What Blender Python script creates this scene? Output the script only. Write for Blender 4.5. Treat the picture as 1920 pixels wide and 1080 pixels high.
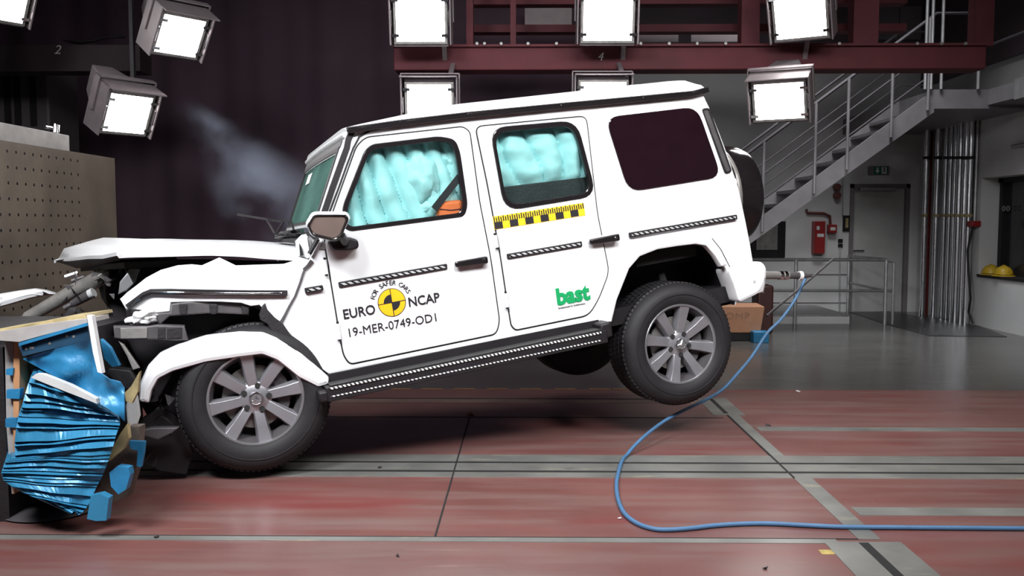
import bpy, bmesh, math, random
from mathutils import Vector, Matrix, noise
for o in list(bpy.data.objects): bpy.data.objects.remove(o)
SC = bpy.context.scene
COL = SC.collection
R = math.radians
random.seed(7)

# ---------------------------------------------------------------- camera
FPX, CX, CY, HC = 1694.0, 960.0, 540.0, 1.33
PITCH, YAW = math.atan(120 / FPX), math.atan(25 / FPX)
FW = Vector((-math.sin(YAW) * math.cos(PITCH), math.cos(YAW) * math.cos(PITCH), -math.sin(PITCH)))
RT = Vector((math.cos(YAW), math.sin(YAW), 0))
UP = RT.cross(FW)
CAM = Vector((0, 0, HC))
cam = bpy.data.objects.new('camera', bpy.data.cameras.new('camera'))
COL.objects.link(cam)
cam.data.sensor_width = 36
cam.data.lens = FPX / 1920 * 36
cam.data.clip_end = 100
m = Matrix((RT, UP, -FW)).transposed().to_4x4(); m.translation = CAM
cam.matrix_world = m
SC.camera = cam

# ---------------------------------------------------------------- exposure and world
vs = SC.view_settings
vs.view_transform = 'Standard'; vs.look = 'None'; vs.gamma = 1; vs.use_curve_mapping = False
vs.exposure = 0.0
w = bpy.data.worlds.new('hall_air'); SC.world = w; w.use_nodes = True
w.node_tree.nodes['Background'].inputs[0].default_value = (0.5, 0.45, 0.5, 1)
w.node_tree.nodes['Background'].inputs[1].default_value = 0.05
try:
    SC.cycles.max_bounces = 6; SC.cycles.transparent_max_bounces = 12; SC.cycles.use_denoising = True
    SC.cycles.volume_step_rate = 2.0; SC.cycles.sample_clamp_indirect = 6; SC.cycles.caustics_reflective = False
except Exception: pass

# ---------------------------------------------------------------- the near-side lamp banks of the hall (behind and above the camera)
def area(name, loc, aim, sx, sy, power, col=(1, .98, .96), spread=180):
    l = bpy.data.lights.new(name, 'AREA'); l.shape = 'RECTANGLE'; l.size = sx; l.size_y = sy; l.energy = power; l.color = col
    l.spread = R(spread)
    o = bpy.data.objects.new(name, l); COL.objects.link(o); o.location = loc
    o.rotation_euler = (Vector(aim) - Vector(loc)).to_track_quat('-Z', 'Y').to_euler()
    return o
area('near_lamp_bank', (-2.4, 1.2, 4.2), (-1.5, 4.9, 1.0), 1.6, .9, 105, (.97, .98, 1), 90)
area('near_lamp_bank', (0.6, 1.0, 4.3), (0.2, 5.4, 1.3), 1.8, .9, 75, (.97, .98, 1), 90)
area('near_lamp_bank', (3.0, 2.0, 4.2), (1.4, 5.8, 1.0), 1.4, .9, 42, (1, .97, .94), 90)
area('rear_wall_fill', (3.4, 9.6, 5.6), (3.6, 10.5, 0), 2.0, 1.0, 70, (.96, .98, 1), 85)  # added light that brightens the rear walls, no visible source
area('overhead_lamp_bank', (0.2, 5.4, 4.9), (0.2, 5.6, 0), 4.2, 1.2, 60, (1, .97, .96), 120)

# ---------------------------------------------------------------- pixel helpers (trace the photograph, then place at a true distance)
def ray(px, py): return FW + RT * ((px - CX) / FPX) - UP * ((py - CY) / FPX)
def Wy(px, py, y): r = ray(px, py); return CAM + r * (y / r.y)
def Wx(px, py, x): r = ray(px, py); return CAM + r * (x / r.x)
def Fl(px, py, z=0): r = ray(px, py); return CAM + r * ((z - HC) / r.z)
cyw, cpt, crl = R(20.6), R(8.58), R(-1.41)
E1 = Vector((math.cos(cpt) * math.cos(cyw), math.cos(cpt) * math.sin(cyw), math.sin(cpt)))
_h = Vector((-math.sin(cyw), math.cos(cyw), 0)); _k = E1.cross(_h)
E2 = _h * math.cos(crl) + _k * math.sin(crl); E3 = E1.cross(E2)
CO = CAM + ray(480, 747) * (0.503 * FPX / 183)
CARM = Matrix((E1, E2, E3)).transposed().to_4x4(); CARM.translation = CO
CARI = CARM.inverted()
def S(px, py, Y=0.0):
    r = ray(px, py); q = CO + E2 * Y
    p = CAM + r * ((q - CAM).dot(E2) / r.dot(E2)); d = p - CO
    return (d.dot(E1), d.dot(E3))
def S3(px, py, Y=0.0): a = S(px, py, Y); return Vector((a[0], Y, a[1]))

# ---------------------------------------------------------------- materials
def mat(name, col, rough=.5, metal=0, var=.08, scale=8, bump=0, coat=0, spec=.5, emit=None, estr=0, bscale=None, trans=0):
    m = bpy.data.materials.new(name); m.use_nodes = True
    nt = m.node_tree; N = nt.nodes; L = nt.links; b = N['Principled BSDF']
    b.inputs['Roughness'].default_value = rough; b.inputs['Metallic'].default_value = metal
    b.inputs['Coat Weight'].default_value = coat; b.inputs['Specular IOR Level'].default_value = spec
    b.inputs['Coat Roughness'].default_value = .08
    tc = N.new('ShaderNodeTexCoord'); nz = N.new('ShaderNodeTexNoise'); nz.inputs['Scale'].default_value = scale; nz.inputs['Detail'].default_value = 5
    L.new(tc.outputs['Object'], nz.inputs['Vector'])
    rp = N.new('ShaderNodeValToRGB')
    rp.color_ramp.elements[0].position = .3; rp.color_ramp.elements[1].position = .7
    rp.color_ramp.elements[0].color = tuple(c * (1 - var) for c in col[:3]) + (1,)
    rp.color_ramp.elements[1].color = tuple(min(1, c * (1 + var)) for c in col[:3]) + (1,)
    L.new(nz.outputs['Fac'], rp.inputs['Fac']); L.new(rp.outputs['Color'], b.inputs['Base Color'])
    if bump:
        n2 = N.new('ShaderNodeTexNoise'); n2.inputs['Scale'].default_value = bscale or scale * 6; n2.inputs['Detail'].default_value = 6
        L.new(tc.outputs['Object'], n2.inputs['Vector'])
        bp = N.new('ShaderNodeBump'); bp.inputs['Strength'].default_value = bump; bp.inputs['Distance'].default_value = .01
        L.new(n2.outputs['Fac'], bp.inputs['Height']); L.new(bp.outputs['Normal'], b.inputs['Normal'])
    if emit:
        b.inputs['Emission Color'].default_value = tuple(emit) + (1,); b.inputs['Emission Strength'].default_value = estr
    return m
def glassmat(name, tint, refl=.08, rough=.02, haze=0, hcol=(1, 1, 1)):
    m = bpy.data.materials.new(name); m.use_nodes = True; nt = m.node_tree; N = nt.nodes; L = nt.links; N.clear()
    out = N.new('ShaderNodeOutputMaterial'); t = N.new('ShaderNodeBsdfTransparent'); g = N.new('ShaderNodeBsdfGlossy'); mx = N.new('ShaderNodeMixShader')
    fr = N.new('ShaderNodeFresnel'); fr.inputs[0].default_value = 1.45
    t.inputs[0].default_value = tint + (1,); g.inputs['Roughness'].default_value = rough
    src = t
    if haze:
        df = N.new('ShaderNodeBsdfDiffuse'); df.inputs[0].default_value = hcol + (1,)
        nz = N.new('ShaderNodeTexNoise'); nz.inputs['Scale'].default_value = 3
        mp = N.new('ShaderNodeMapRange'); mp.inputs[1].default_value = .2; mp.inputs[2].default_value = .8; mp.inputs[3].default_value = haze * .6; mp.inputs[4].default_value = haze * 1.4
        tc = N.new('ShaderNodeTexCoord'); L.new(tc.outputs['Object'], nz.inputs['Vector']); L.new(nz.outputs['Fac'], mp.inputs[0])
        m0 = N.new('ShaderNodeMixShader'); L.new(mp.outputs[0], m0.inputs[0]); L.new(t.outputs[0], m0.inputs[1]); L.new(df.outputs[0], m0.inputs[2]); src = m0
    ml = N.new('ShaderNodeMath'); ml.operation = 'MULTIPLY'; ml.inputs[1].default_value = refl / .08 * .5; ml.use_clamp = True
    L.new(fr.outputs[0], ml.inputs[0]); L.new(ml.outputs[0], mx.inputs[0]); L.new(src.outputs[0], mx.inputs[1]); L.new(g.outputs[0], mx.inputs[2]); L.new(mx.outputs[0], out.inputs[0])
    return m
def stripe(name, ca, cb, axis=0, per=.05, duty=.5, skew=0, rough=.35, skew_axis=2):
    m = mat(name, ca, rough); nt = m.node_tree; N = nt.nodes; L = nt.links; b = N['Principled BSDF']
    tc = N.new('ShaderNodeTexCoord'); sp = N.new('ShaderNodeSeparateXYZ'); L.new(tc.outputs['Object'], sp.inputs[0])
    ad = N.new('ShaderNodeMath'); ad.operation = 'MULTIPLY_ADD'; ad.inputs[1].default_value = skew
    L.new(sp.outputs[skew_axis], ad.inputs[0]); L.new(sp.outputs[axis], ad.inputs[2])
    dv = N.new('ShaderNodeMath'); dv.operation = 'DIVIDE'; dv.inputs[1].default_value = per; L.new(ad.outputs[0], dv.inputs[0])
    fr = N.new('ShaderNodeMath'); fr.operation = 'FRACT'; L.new(dv.outputs[0], fr.inputs[0])
    lt = N.new('ShaderNodeMath'); lt.operation = 'LESS_THAN'; lt.inputs[1].default_value = duty; L.new(fr.outputs[0], lt.inputs[0])
    mx = N.new('ShaderNodeMix'); mx.data_type = 'RGBA'; mx.inputs['A'].default_value = ca + (1,); mx.inputs['B'].default_value = cb + (1,)
    L.new(lt.outputs[0], mx.inputs[0]); L.new(mx.outputs['Result'], b.inputs['Base Color'])
    return m
def wear(m, col, scale, lo, hi, amt, rough=None, detail=8):
    """flaked or scuffed patches mixed over a material's own colour"""
    nt = m.node_tree; N = nt.nodes; L = nt.links; b = N['Principled BSDF']
    tc = N.new('ShaderNodeTexCoord'); mp = N.new('ShaderNodeMapping'); mp.inputs['Scale'].default_value = scale; nz = N.new('ShaderNodeTexNoise')
    nz.inputs['Scale'].default_value = 1; nz.inputs['Detail'].default_value = detail; nz.inputs['Roughness'].default_value = .65
    L.new(tc.outputs['Object'], mp.inputs[0]); L.new(mp.outputs[0], nz.inputs['Vector'])
    mr = N.new('ShaderNodeMapRange'); mr.inputs[1].default_value = lo; mr.inputs[2].default_value = hi; mr.inputs[4].default_value = amt; L.new(nz.outputs['Fac'], mr.inputs[0])
    mx = N.new('ShaderNodeMix'); mx.data_type = 'RGBA'; mx.inputs['B'].default_value = col + (1,)
    L.new(b.inputs['Base Color'].links[0].from_socket, mx.inputs['A']); L.new(mr.outputs[0], mx.inputs[0]); L.new(mx.outputs['Result'], b.inputs['Base Color'])
    return m
M = {}
M['white'] = mat('white_paint', (.82, .83, .85), .28, 0, .01, coat=.3)
M['whitein'] = mat('white_primer', (.55, .56, .56), .6, 0, .1, bump=.1)
M['black'] = mat('black_plastic', (.012, .010, .012), .5, 0, .2, spec=.35)
M['blackgloss'] = mat('black_gloss', (.012, .01, .011), .12, 0, .1)
M['dark'] = mat('dark_steel', (.014, .012, .014), .6, .1, .3, 12, .2)
M['greyp'] = mat('grey_plastic', (.065, .06, .064), .5, 0, .2, 12, .1)
M['greym'] = mat('grey_metal', (.24, .23, .22), .4, .3, .25, 10, .2)
M['alu'] = mat('aluminium', (.5, .51, .54), .3, .85, .05)
M['chrome'] = mat('chrome', (.8, .8, .82), .12, 1, .02)
M['tyre'] = mat('tyre_rubber', (.015, .014, .016), .62, 0, .15, 20, .05, spec=.35)
M['airbag'] = mat('airbag_cloth', (.42, .66, .68), .75, 0, .05, 14, .15, bscale=30)
M['orange'] = mat('orange_cloth', (.75, .13, .03), .7, 0, .1)
M['steelfl'] = mat('floor_steel', (.26, .26, .245), .35, .4, .25, 3, .1)
wear(M['steelfl'], (.42, .40, .30), (2.5, 14, 1), .60, .66, .8); wear(M['steelfl'], (.10, .09, .085), (3, 9, 1), .62, .70, .6)
M['joint'] = mat('joint_gap', (.012, .012, .012), .8)
M['blue'] = mat('blue_sheet', (.025, .19, .38), .38, .1, .15, 9, .15)
M['bluedk'] = mat('blue_dark_sheet', (.02, .06, .11), .4, .2, .2)
M['wood'] = mat('pine_wood', (.50, .25, .12), .6, 0, .3, 6)
M['woodgrey'] = mat('grey_board', (.33, .31, .30), .7, 0, .2, 6)
M['tan'] = mat('tan_plate', (.35, .28, .14), .55, 0, .35, 12)
M['maroon'] = mat('glare_maroon', (.085, .012, .018), .75, 0, .2, 3)  # red glare around the lamps painted into the gantry colour
M['curtain'] = mat('black_curtain', (.055, .03, .046), .85, 0, .15, 1.5)
M['wall'] = mat('white_wall', (.66, .66, .66), .8, 0, .05, 2, .15, bscale=60)
M['walldk'] = mat('dark_grey_panel', (.2, .18, .185), .7, 0, .08, 2)  # even dark grey for panels, frames and ledges
M['galv'] = mat('galvanised_steel', (.42, .42, .43), .4, .6, .15, 14)
M['stairm'] = mat('stair_steel', (.23, .22, .23), .5, .3, .12, 6)
M['lamph'] = mat('lamp_housing', (.20, .17, .18), .45, .2, .1)
M['redbox'] = mat('red_enamel', (.33, .02, .02), .4)
M['dullred'] = mat('dull_red', (.16, .05, .045), .5)
M['hat'] = mat('yellow_helmet', (.55, .36, .02), .4)
M['raild'] = mat('shaded_rail', (.10, .09, .10), .45, .4, .1)  # shadow on the handrails put into their colour
M['cable'] = mat('blue_cable', (.07, .17, .32), .5)
M['cardboard'] = mat('cardboard', (.42, .21, .12), .75, 0, .08)
M['yellow'] = mat('yellow_plastic', (.80, .52, .02), .35)
M['textblack'] = mat('black_vinyl', (.01, .008, .012), .5)
M['green'] = mat('green_vinyl', (.0, .30, .09), .5)
M['textwhite'] = mat('white_vinyl', (.8, .8, .8), .5)
M['ndot'] = mat('amber_vinyl', (.85, .43, .01), .4)

# ---------------------------------------------------------------- mesh helpers
def tag(o, label=None, cat=None, group=None, kind=None):
    if label: o['label'] = label
    if cat: o['category'] = cat
    if group: o['group'] = group
    if kind: o['kind'] = kind
    return o
def link(name, me, mt, parent=None, mw=None, smooth=None):
    o = bpy.data.objects.new(name, me); COL.objects.link(o)
    if mt is not None and not me.materials: me.materials.append(mt)
    if parent: o.parent = parent
    if mw is not None: o.matrix_world = mw
    if smooth:
        for p in me.polygons: p.use_smooth = True
        try: me.set_sharp_from_angle(angle=R(smooth))
        except Exception: pass
    return o
def empty(name, loc=(0, 0, 0), rz=0, label=None, cat=None, group=None):
    o = bpy.data.objects.new(name, None); COL.objects.link(o); o.location = loc; o.rotation_euler = (0, 0, rz); o.empty_display_size = .1
    return tag(o, label, cat, group)
class MB:
    def __init__(s): s.v = []; s.f = []
    def add(s, vs, fs):
        n = len(s.v); s.v += [Vector(v) for v in vs]; s.f += [tuple(i + n for i in f) for f in fs]; return s
    def box(s, a, b, T=None):
        x0, y0, z0 = a; x1, y1, z1 = b
        vs = [Vector(q) for q in ((x0, y0, z0), (x1, y0, z0), (x1, y1, z0), (x0, y1, z0), (x0, y0, z1), (x1, y0, z1), (x1, y1, z1), (x0, y1, z1))]
        if T: vs = [T @ v for v in vs]
        return s.add(vs, [(0, 3, 2, 1), (4, 5, 6, 7), (0, 1, 5, 4), (1, 2, 6, 5), (2, 3, 7, 6), (3, 0, 4, 7)])
    def hexa(s, p):   # eight corners: bottom ring then top ring
        return s.add(p, [(0, 3, 2, 1), (4, 5, 6, 7), (0, 1, 5, 4), (1, 2, 6, 5), (2, 3, 7, 6), (3, 0, 4, 7)])
    def beam(s, a, b, w, h, up=(0, 0, 1)):
        a = Vector(a); b = Vector(b); d = (b - a).normalized(); u = Vector(up); sd = d.cross(u)
        if sd.length < 1e-4: sd = d.cross(Vector((1, 0, 0)))
        sd.normalize(); u = sd.cross(d); sd *= w / 2; u *= h / 2
        return s.hexa([a - sd - u, a + sd - u, a + sd + u, a - sd + u, b - sd - u, b + sd - u, b + sd + u, b - sd + u])
    def tube(s, pts, r, n=10, cap=True):
        pts = [Vector(p) for p in pts]; k = len(pts)
        rr = r if isinstance(r, (list, tuple)) else [r] * k
        t0 = (pts[1] - pts[0]).normalized(); u = t0.orthogonal().normalized(); vs = []
        for i, p in enumerate(pts):
            t = (pts[min(i + 1, k - 1)] - pts[max(i - 1, 0)]).normalized()
            u = (u - t * u.dot(t)).normalized(); w_ = t.cross(u)
            for j in range(n):
                a = 2 * math.pi * j / n; vs.append(p + (u * math.cos(a) + w_ * math.sin(a)) * rr[i])
        fs = [(i * n + j, i * n + (j + 1) % n, (i + 1) * n + (j + 1) % n, (i + 1) * n + j) for i in range(k - 1) for j in range(n)]
        if cap: fs += [tuple(range(n - 1, -1, -1)), tuple((k - 1) * n + j for j in range(n))]
        return s.add(vs, fs)
    def lathe(s, prof, n=48, T=None, close=False):   # prof: (radius, axial y), axis Y
        k = len(prof); vs = []
        for j in range(n):
            a = 2 * math.pi * j / n
            for (r, y) in prof:
                v = Vector((r * math.cos(a), y, r * math.sin(a))); vs.append(T @ v if T else v)
        kk = k if close else k - 1
        fs = [(j * k + i, j * k + (i + 1) % k, ((j + 1) % n) * k + (i + 1) % k, ((j + 1) % n) * k + i) for j in range(n) for i in range(kk)]
        return s.add(vs, fs)
    def grid(s, rows, th=0, dirn=None):
        a = len(rows); b = len(rows[0]); vs = [Vector(p) for r in rows for p in r]
        fs = [(i * b + j, i * b + j + 1, (i + 1) * b + j + 1, (i + 1) * b + j) for i in range(a - 1) for j in range(b - 1)]
        if th:
            d = Vector(dirn) * th; n = len(vs); vs += [v + d for v in vs]
            fs += [tuple(q + n for q in reversed(f)) for f in fs]
            rim = [j for j in range(b)] + [i * b + b - 1 for i in range(1, a)] + [(a - 1) * b + j for j in range(b - 2, -1, -1)] + [i * b for i in range(a - 2, 0, -1)]
            for i in range(len(rim)):
                p, q = rim[i], rim[(i + 1) % len(rim)]; fs.append((p, p + n, q + n, q))
        return s.add(vs, fs)
    def build(s, name, mt, parent=None, bevel=0, smooth=None, mw=None, segs=2):
        me = bpy.data.meshes.new(name); me.from_pydata([tuple(v) for v in s.v], [], s.f); me.update()
        bm = bmesh.new(); bm.from_mesh(me); bmesh.ops.recalc_face_normals(bm, faces=bm.faces[:]); bm.to_mesh(me); bm.free()
        o = link(name, me, mt, parent, mw, smooth or (40 if bevel else None))
        if bevel:
            b = o.modifiers.new('bevel', 'BEVEL'); b.width = bevel; b.segments = segs; b.limit_method = 'ANGLE'; b.angle_limit = R(35)
        return o
def box(name, a, b, mt, parent=None, bevel=0): return MB().box(a, b).build(name, mt, parent, bevel)
def chaikin(pts, n=2):
    for _ in range(n):
        q = []
        for i in range(len(pts)):
            a, b = Vector(pts[i]), Vector(pts[(i + 1) % len(pts)]); q += [a * .75 + b * .25, a * .25 + b * .75]
        pts = q
    return [tuple(p) for p in pts]
def rnd(pts, r=.03, k=5):    # rounded corners
    out = []; n = len(pts)
    for i in range(n):
        a, p, b = Vector(pts[i - 1][:2]), Vector(pts[i][:2]), Vector(pts[(i + 1) % n][:2])
        d1, d2 = (a - p), (b - p); t = min(r, d1.length * .45, d2.length * .45)
        s_, e_ = p + d1.normalized() * t, p + d2.normalized() * t
        for j in range(k + 1):
            u = j / k; out.append(tuple(s_ * (1 - u) ** 2 + p * 2 * u * (1 - u) + e_ * u * u))
    return out
def curvemesh(cu, name):
    ob = bpy.data.objects.new('tmp', cu); COL.objects.link(ob)
    dg = bpy.context.evaluated_depsgraph_get(); dg.update()
    me = bpy.data.meshes.new_from_object(ob.evaluated_get(dg)); me.name = name
    bpy.data.objects.remove(ob); bpy.data.curves.remove(cu)
    return me
def plate(name, loops, y0, th, mt, parent, bevel=.004, smooth=35, warp=None, T=None):
    """filled outline in car (X,Z); outer face at Y=y0, thickness th going inward (+Y)"""
    cu = bpy.data.curves.new(name, 'CURVE'); cu.dimensions = '2D'; cu.fill_mode = 'BOTH'
    bevel = min(bevel, th * .45)
    cu.extrude = max(th / 2 - bevel, .0001); cu.bevel_depth = bevel; cu.bevel_resolution = 1; cu.offset = -bevel
    for lp in loops:
        sp = cu.splines.new('POLY'); sp.points.add(len(lp) - 1)
        for i, q in enumerate(lp): sp.points[i].co = (q[0], q[1], 0, 1)
        sp.use_cyclic_u = True
    me = curvemesh(cu, name)
    for v in me.vertices:
        x, z, d = v.co.x, v.co.y, v.co.z
        p = Vector((x, y0 + th / 2 - d, z))
        if warp: p = warp(p)
        v.co = T @ p if T else p
    return link(name, me, mt, parent, None, smooth)
def text(name, s, size, mt, parent, T, th=.002, sx=1, align='LEFT', bold=0, shear=0):
    cu = bpy.data.curves.new(name, 'FONT'); cu.body = s; cu.size = size; cu.extrude = th / 2; cu.align_x = align; cu.offset = bold; cu.shear = shear
    cu.resolution_u = 3
    me = curvemesh(cu, name)
    for v in me.vertices: v.co = T @ Vector((v.co.x * sx, v.co.y, v.co.z))
    return link(name, me, mt, parent)
def SP(pts, Y=0): return [S(a, b, Y) for a, b in pts]
# ================================================================ THE CAR
car = empty('car'); car.matrix_world = CARM
tag(car, 'white boxy off-road car, front crushed against the blue barrier, rear wheels in the air', 'car')
def L3(px, py, Y): return S3(px, py, Y)
WID = 1.72
# --- windows (traced seals)
fw_out = rnd(SP([(655, 434), (640, 424), (642, 387), (683, 283), (697, 271), (823, 256), (853, 262), (862, 287), (876, 385), (870, 406)]), .035)
fw_in = rnd(SP([(659, 425), (649, 418), (651, 390), (690, 290), (702, 280), (821, 265), (845, 269), (853, 290), (867, 382), (862, 399)]), .03)
rw_out = rnd(SP([(917, 240), (1080, 226), (1117, 368), (945, 396)]), .10)
rw_in = rnd(SP([(925, 249), (1074, 236), (1108, 361), (950, 386)]), .085)
qw_out = rnd(SP([(1134, 220), (1306, 200), (1352, 332), (1178, 360)]), .09)
def hole(l): return list(reversed(l))
# --- cabin side panel
arch_r = [(1147, 604), (1158, 560), (1180, 503), (1200, 480), (1233, 467), (1270, 461), (1305, 457), (1325, 460), (1342, 479), (1362, 507), (1382, 557), (1381, 572)]
side = SP([(598, 452), (612, 405), (648, 300), (657, 258), (700, 242), (900, 219), (1100, 199), (1240, 186), (1319, 176), (1333, 206), (1360, 276), (1386, 353), (1399, 414), (1408, 460), (1413, 492), (1400, 520), (1381, 572)]
          + list(reversed(arch_r))[1:] + [(1120, 604), (617, 702), (592, 684), (570, 661), (548, 632), (527, 607), (553, 550), (567, 510), (580, 488)])
bs = plate('body_side', [side, hole(fw_out), hole(rw_out)], 0.0, .05, M['white'], car, .012)
# far side of the cabin, lower body and roof
far = [(x, z) for x, z in side]
plate('body_side', [far, hole(fw_out), hole(rw_out), hole(qw_out)], WID - .05, .05, M['white'], car, .012)
rail = [S(px, py, .0) for px, py in [(650, 247), (747, 233), (873, 218), (1047, 201), (1200, 187), (1294, 178), (1323, 170)]]
Zr = [z for x, z in rail]
def roofz(X):
    a, b = rail[0], rail[-1]; t = (X - a[0]) / (b[0] - a[0]); return a[1] + (b[1] - a[1]) * t
rows = []
NX, NY = 28, 20
x0, x1 = rail[0][0], rail[-1][0]
def jy(j): return WID * (.5 - .5 * math.cos(math.pi * j / NY))
def e2(u): return min(1, (u / .30)) ** .8 * min(1, ((1 - u) / .05) + .2) ** .5
for i in range(NX + 1):
    X = x0 + (x1 - x0) * i / NX; u = i / NX
    e = min(1, (u / .12)) ** .5 * min(1, ((1 - u) / .08)) ** .5
    rows.append([(X, jy(j), roofz(X) + .008 + (.025 + .060 * e2(u)) * (1 - math.exp(-min(jy(j), WID - jy(j)) / .045)) + .03 * e2(u) * math.sin(math.pi * jy(j) / WID)) for j in range(NY + 1)])
MB().grid(rows, .03, (0, 0, -1)).build('roof', M['white'], car, smooth=50)
# drip rail
p_ = [Vector((x, -.018, z)) for x, z in rail]
g = MB()
for a, b in zip(p_[:-1], p_[1:]): g.beam(a, b + (b - a).normalized() * .003, .035, .026)
# curled end at the windscreen corner
g.build('drip_rail', M['blackgloss'], car, .004)
g = MB()
for a, b in zip(p_[:-1], p_[1:]): g.beam(a + Vector((0, 0, .016)), b + Vector((0, 0, .016)), .04, .006)
g.build('rail_lip', M['black'], car)
# windscreen frame and glass
wt, wb = Vector((.70, 0, 1.272)), Vector((.475, 0, .83))
def WS(u, v, d=0):   # u across 0..1, v up 0..1
    p = wb.lerp(wt, v); q = p + Vector((0, .03 + u * (WID - .06), 0)); q.x -= .02 * math.sin(math.pi * u) + d; return q
def wsframe(name, inset, d0, th, mt, hi=(0, 1, 0, 1)):
    g = MB(); n = (wt - wb).normalized().cross(Vector((0, 1, 0))); n = -n if n.x > 0 else n
    a0, a1, b0, b1 = hi; K = 10
    iu0, iu1, iv0, iv1 = a0 + inset[0], a1 - inset[1], b0 + inset[2], b1 - inset[3]
    outer = []; inner = []
    for k in range(K): outer.append((a0 + (a1 - a0) * k / K, b0)); inner.append((iu0 + (iu1 - iu0) * k / K, iv0))
    for k in range(K): outer.append((a1, b0 + (b1 - b0) * k / K)); inner.append((iu1, iv0 + (iv1 - iv0) * k / K))
    for k in range(K): outer.append((a1 - (a1 - a0) * k / K, b1)); inner.append((iu1 - (iu1 - iu0) * k / K, iv1))
    for k in range(K): outer.append((a0, b1 - (b1 - b0) * k / K)); inner.append((iu0, iv1 - (iv1 - iv0) * k / K))
    N_ = len(outer); vs = []
    for l, d in ((outer, d0), (inner, d0), (outer, d0 - th), (inner, d0 - th)): vs += [WS(u, v, d) for u, v in l]
    fs = []
    for i in range(N_):
        j = (i + 1) % N_
        fs += [(i, j, N_ + j, N_ + i), (2 * N_ + j, 2 * N_ + i, 3 * N_ + i, 3 * N_ + j), (i, 2 * N_ + i, 2 * N_ + j, j), (N_ + j, 3 * N_ + j, 3 * N_ + i, N_ + i)]
    g.add(vs, fs); return g.build(name, mt, car, 0, 40)
wsframe('windscreen_frame', (.052, .045, .06, .17), .015, .05, M['white'])
wsframe('windscreen_seal', (.025, .02, .03, .05), .022, .03, M['black'], (.045, .96, .05, .90))
g = MB(); g.grid([[WS(.05 + .9 * i / 12, .08 + .75 * j / 10, .006) for i in range(13)] for j in range(11)], .006, (1, 0, 0))
wsg = g.build('windscreen', glassmat('tinted_windscreen', (.30, .50, .44), .04, .03, .42, (.16, .33, .28)), car, smooth=40)
g = MB(); g.grid([[WS(.60 + .13 * i / 2, .62 + .14 * j / 2, .012) for i in range(3)] for j in range(3)], .002, (1, 0, 0)); g.build('sticker', M['textwhite'], car)
# black header visor under the roof edge (dark gap between roof lip and frame)
g = MB(); g.grid([[WS(.03 + .94 * i / 12, .90 + .07 * j / 2, .022) for i in range(13)] for j in range(3)], .004, (1, 0, 0)); g.build('header_strip', M['greyp'], car)
g = MB(); g.tube([WS(i / 14, 1.02, .02) for i in range(15)], .016); g.build('header_rail', M['whitein'], car, smooth=40)
# A pillar: white strip, black channel, white strip
def strip(name, pts, wd, y0, th, mt, parent=car, r=.0):
    """band along traced pixel path on the side plane"""
    P = [Vector(S(*p)) for p in pts]; Lf, Rt = [], []
    for i, p in enumerate(P):
        t = (P[min(i + 1, len(P) - 1)] - P[max(i - 1, 0)]).normalized(); n = Vector((-t.y, t.x))
        Lf.append(tuple(p + n * wd / 2)); Rt.append(tuple(p - n * wd / 2))
    return plate(name, [Lf + Rt[::-1]], y0, th, mt, parent, .002)
strip('pillar_channel', [(660, 247), (653, 262), (650, 278), (640, 305), (624, 350), (608, 398), (603, 418)], .032, -.006, .01, M['black'])
strip('pillar_channel', [(720, 240), (694, 245), (674, 256), (662, 278), (650, 310), (635, 352), (617, 400)], .010, -.006, .01, M['black'])
# --- doors: dark gap plate, then the white door skin
fd = rnd(SP([(609, 470), (606, 452), (622, 398), (667, 273), (685, 256), (868, 236), (882, 246), (900, 376), (921, 483), (938, 603), (931, 628), (655, 685), (643, 668), (637, 640)]), .05)
rd = rnd(SP([(889, 236), (1100, 216), (1121, 400), (1143, 510), (1123, 562), (1104, 593), (966, 621), (957, 612), (950, 570), (937, 483), (912, 345)]), .05)
def shrink(poly, d):
    P = [Vector(p) for p in poly]; n = len(P); A = sum(P[i].x * P[(i + 1) % n].y - P[(i + 1) % n].x * P[i].y for i in range(n)); sg = 1 if A > 0 else -1
    out = []
    for i in range(n):
        t = (P[(i + 1) % n] - P[i - 1]).normalized(); out.append(tuple(P[i] + Vector((-t.y, t.x)) * d * sg))
    return out
for nm, poly, h in (('front_door', fd, fw_out), ('rear_door', rd, rw_out)):
    gp = plate('door_gap', [poly, hole(shrink(poly, .020))], -.0015, .006, M['joint'], car, .0005)
    plate(nm, [shrink(poly, .008), hole(h)], -.010, .03, M['white'], car, .005)
# bodyside seams (rear window surround, C pillar)
for (o_, i_, nm, gm) in ((fw_out, fw_in, 'window_seal', 0), (rw_out, rw_in, 'window_seal', 0)):
    plate(nm, [o_, hole(i_)], -.016, .035, M['blackgloss'], car, .004)
side_glass = glassmat('clear_side_glass', (.90, .98, .97), .05)
plate('window_glass', [fw_in], .004, .004, side_glass, car, .0005)
plate('window_glass', [rw_in], .004, .004, side_glass, car, .0005)
plate('quarter_window', [qw_out], -.008, .02, mat('privacy_glass', (.012, .004, .007), .06, 0, .1), car, .003)
plate('corner_window', [rnd(SP([(1316, 206), (1328, 204), (1370, 321), (1359, 325)]), .02)], -.006, .02, M['greyp'], car, .003)
plate('corner_window_trim', [rnd(SP([(1315, 204), (1329, 202), (1372, 322), (1359, 327)]), .02), hole(rnd(SP([(1318, 208), (1326, 206), (1368, 319), (1361, 322)]), .018))], -.008, .02, M['black'], car, .002)
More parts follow.
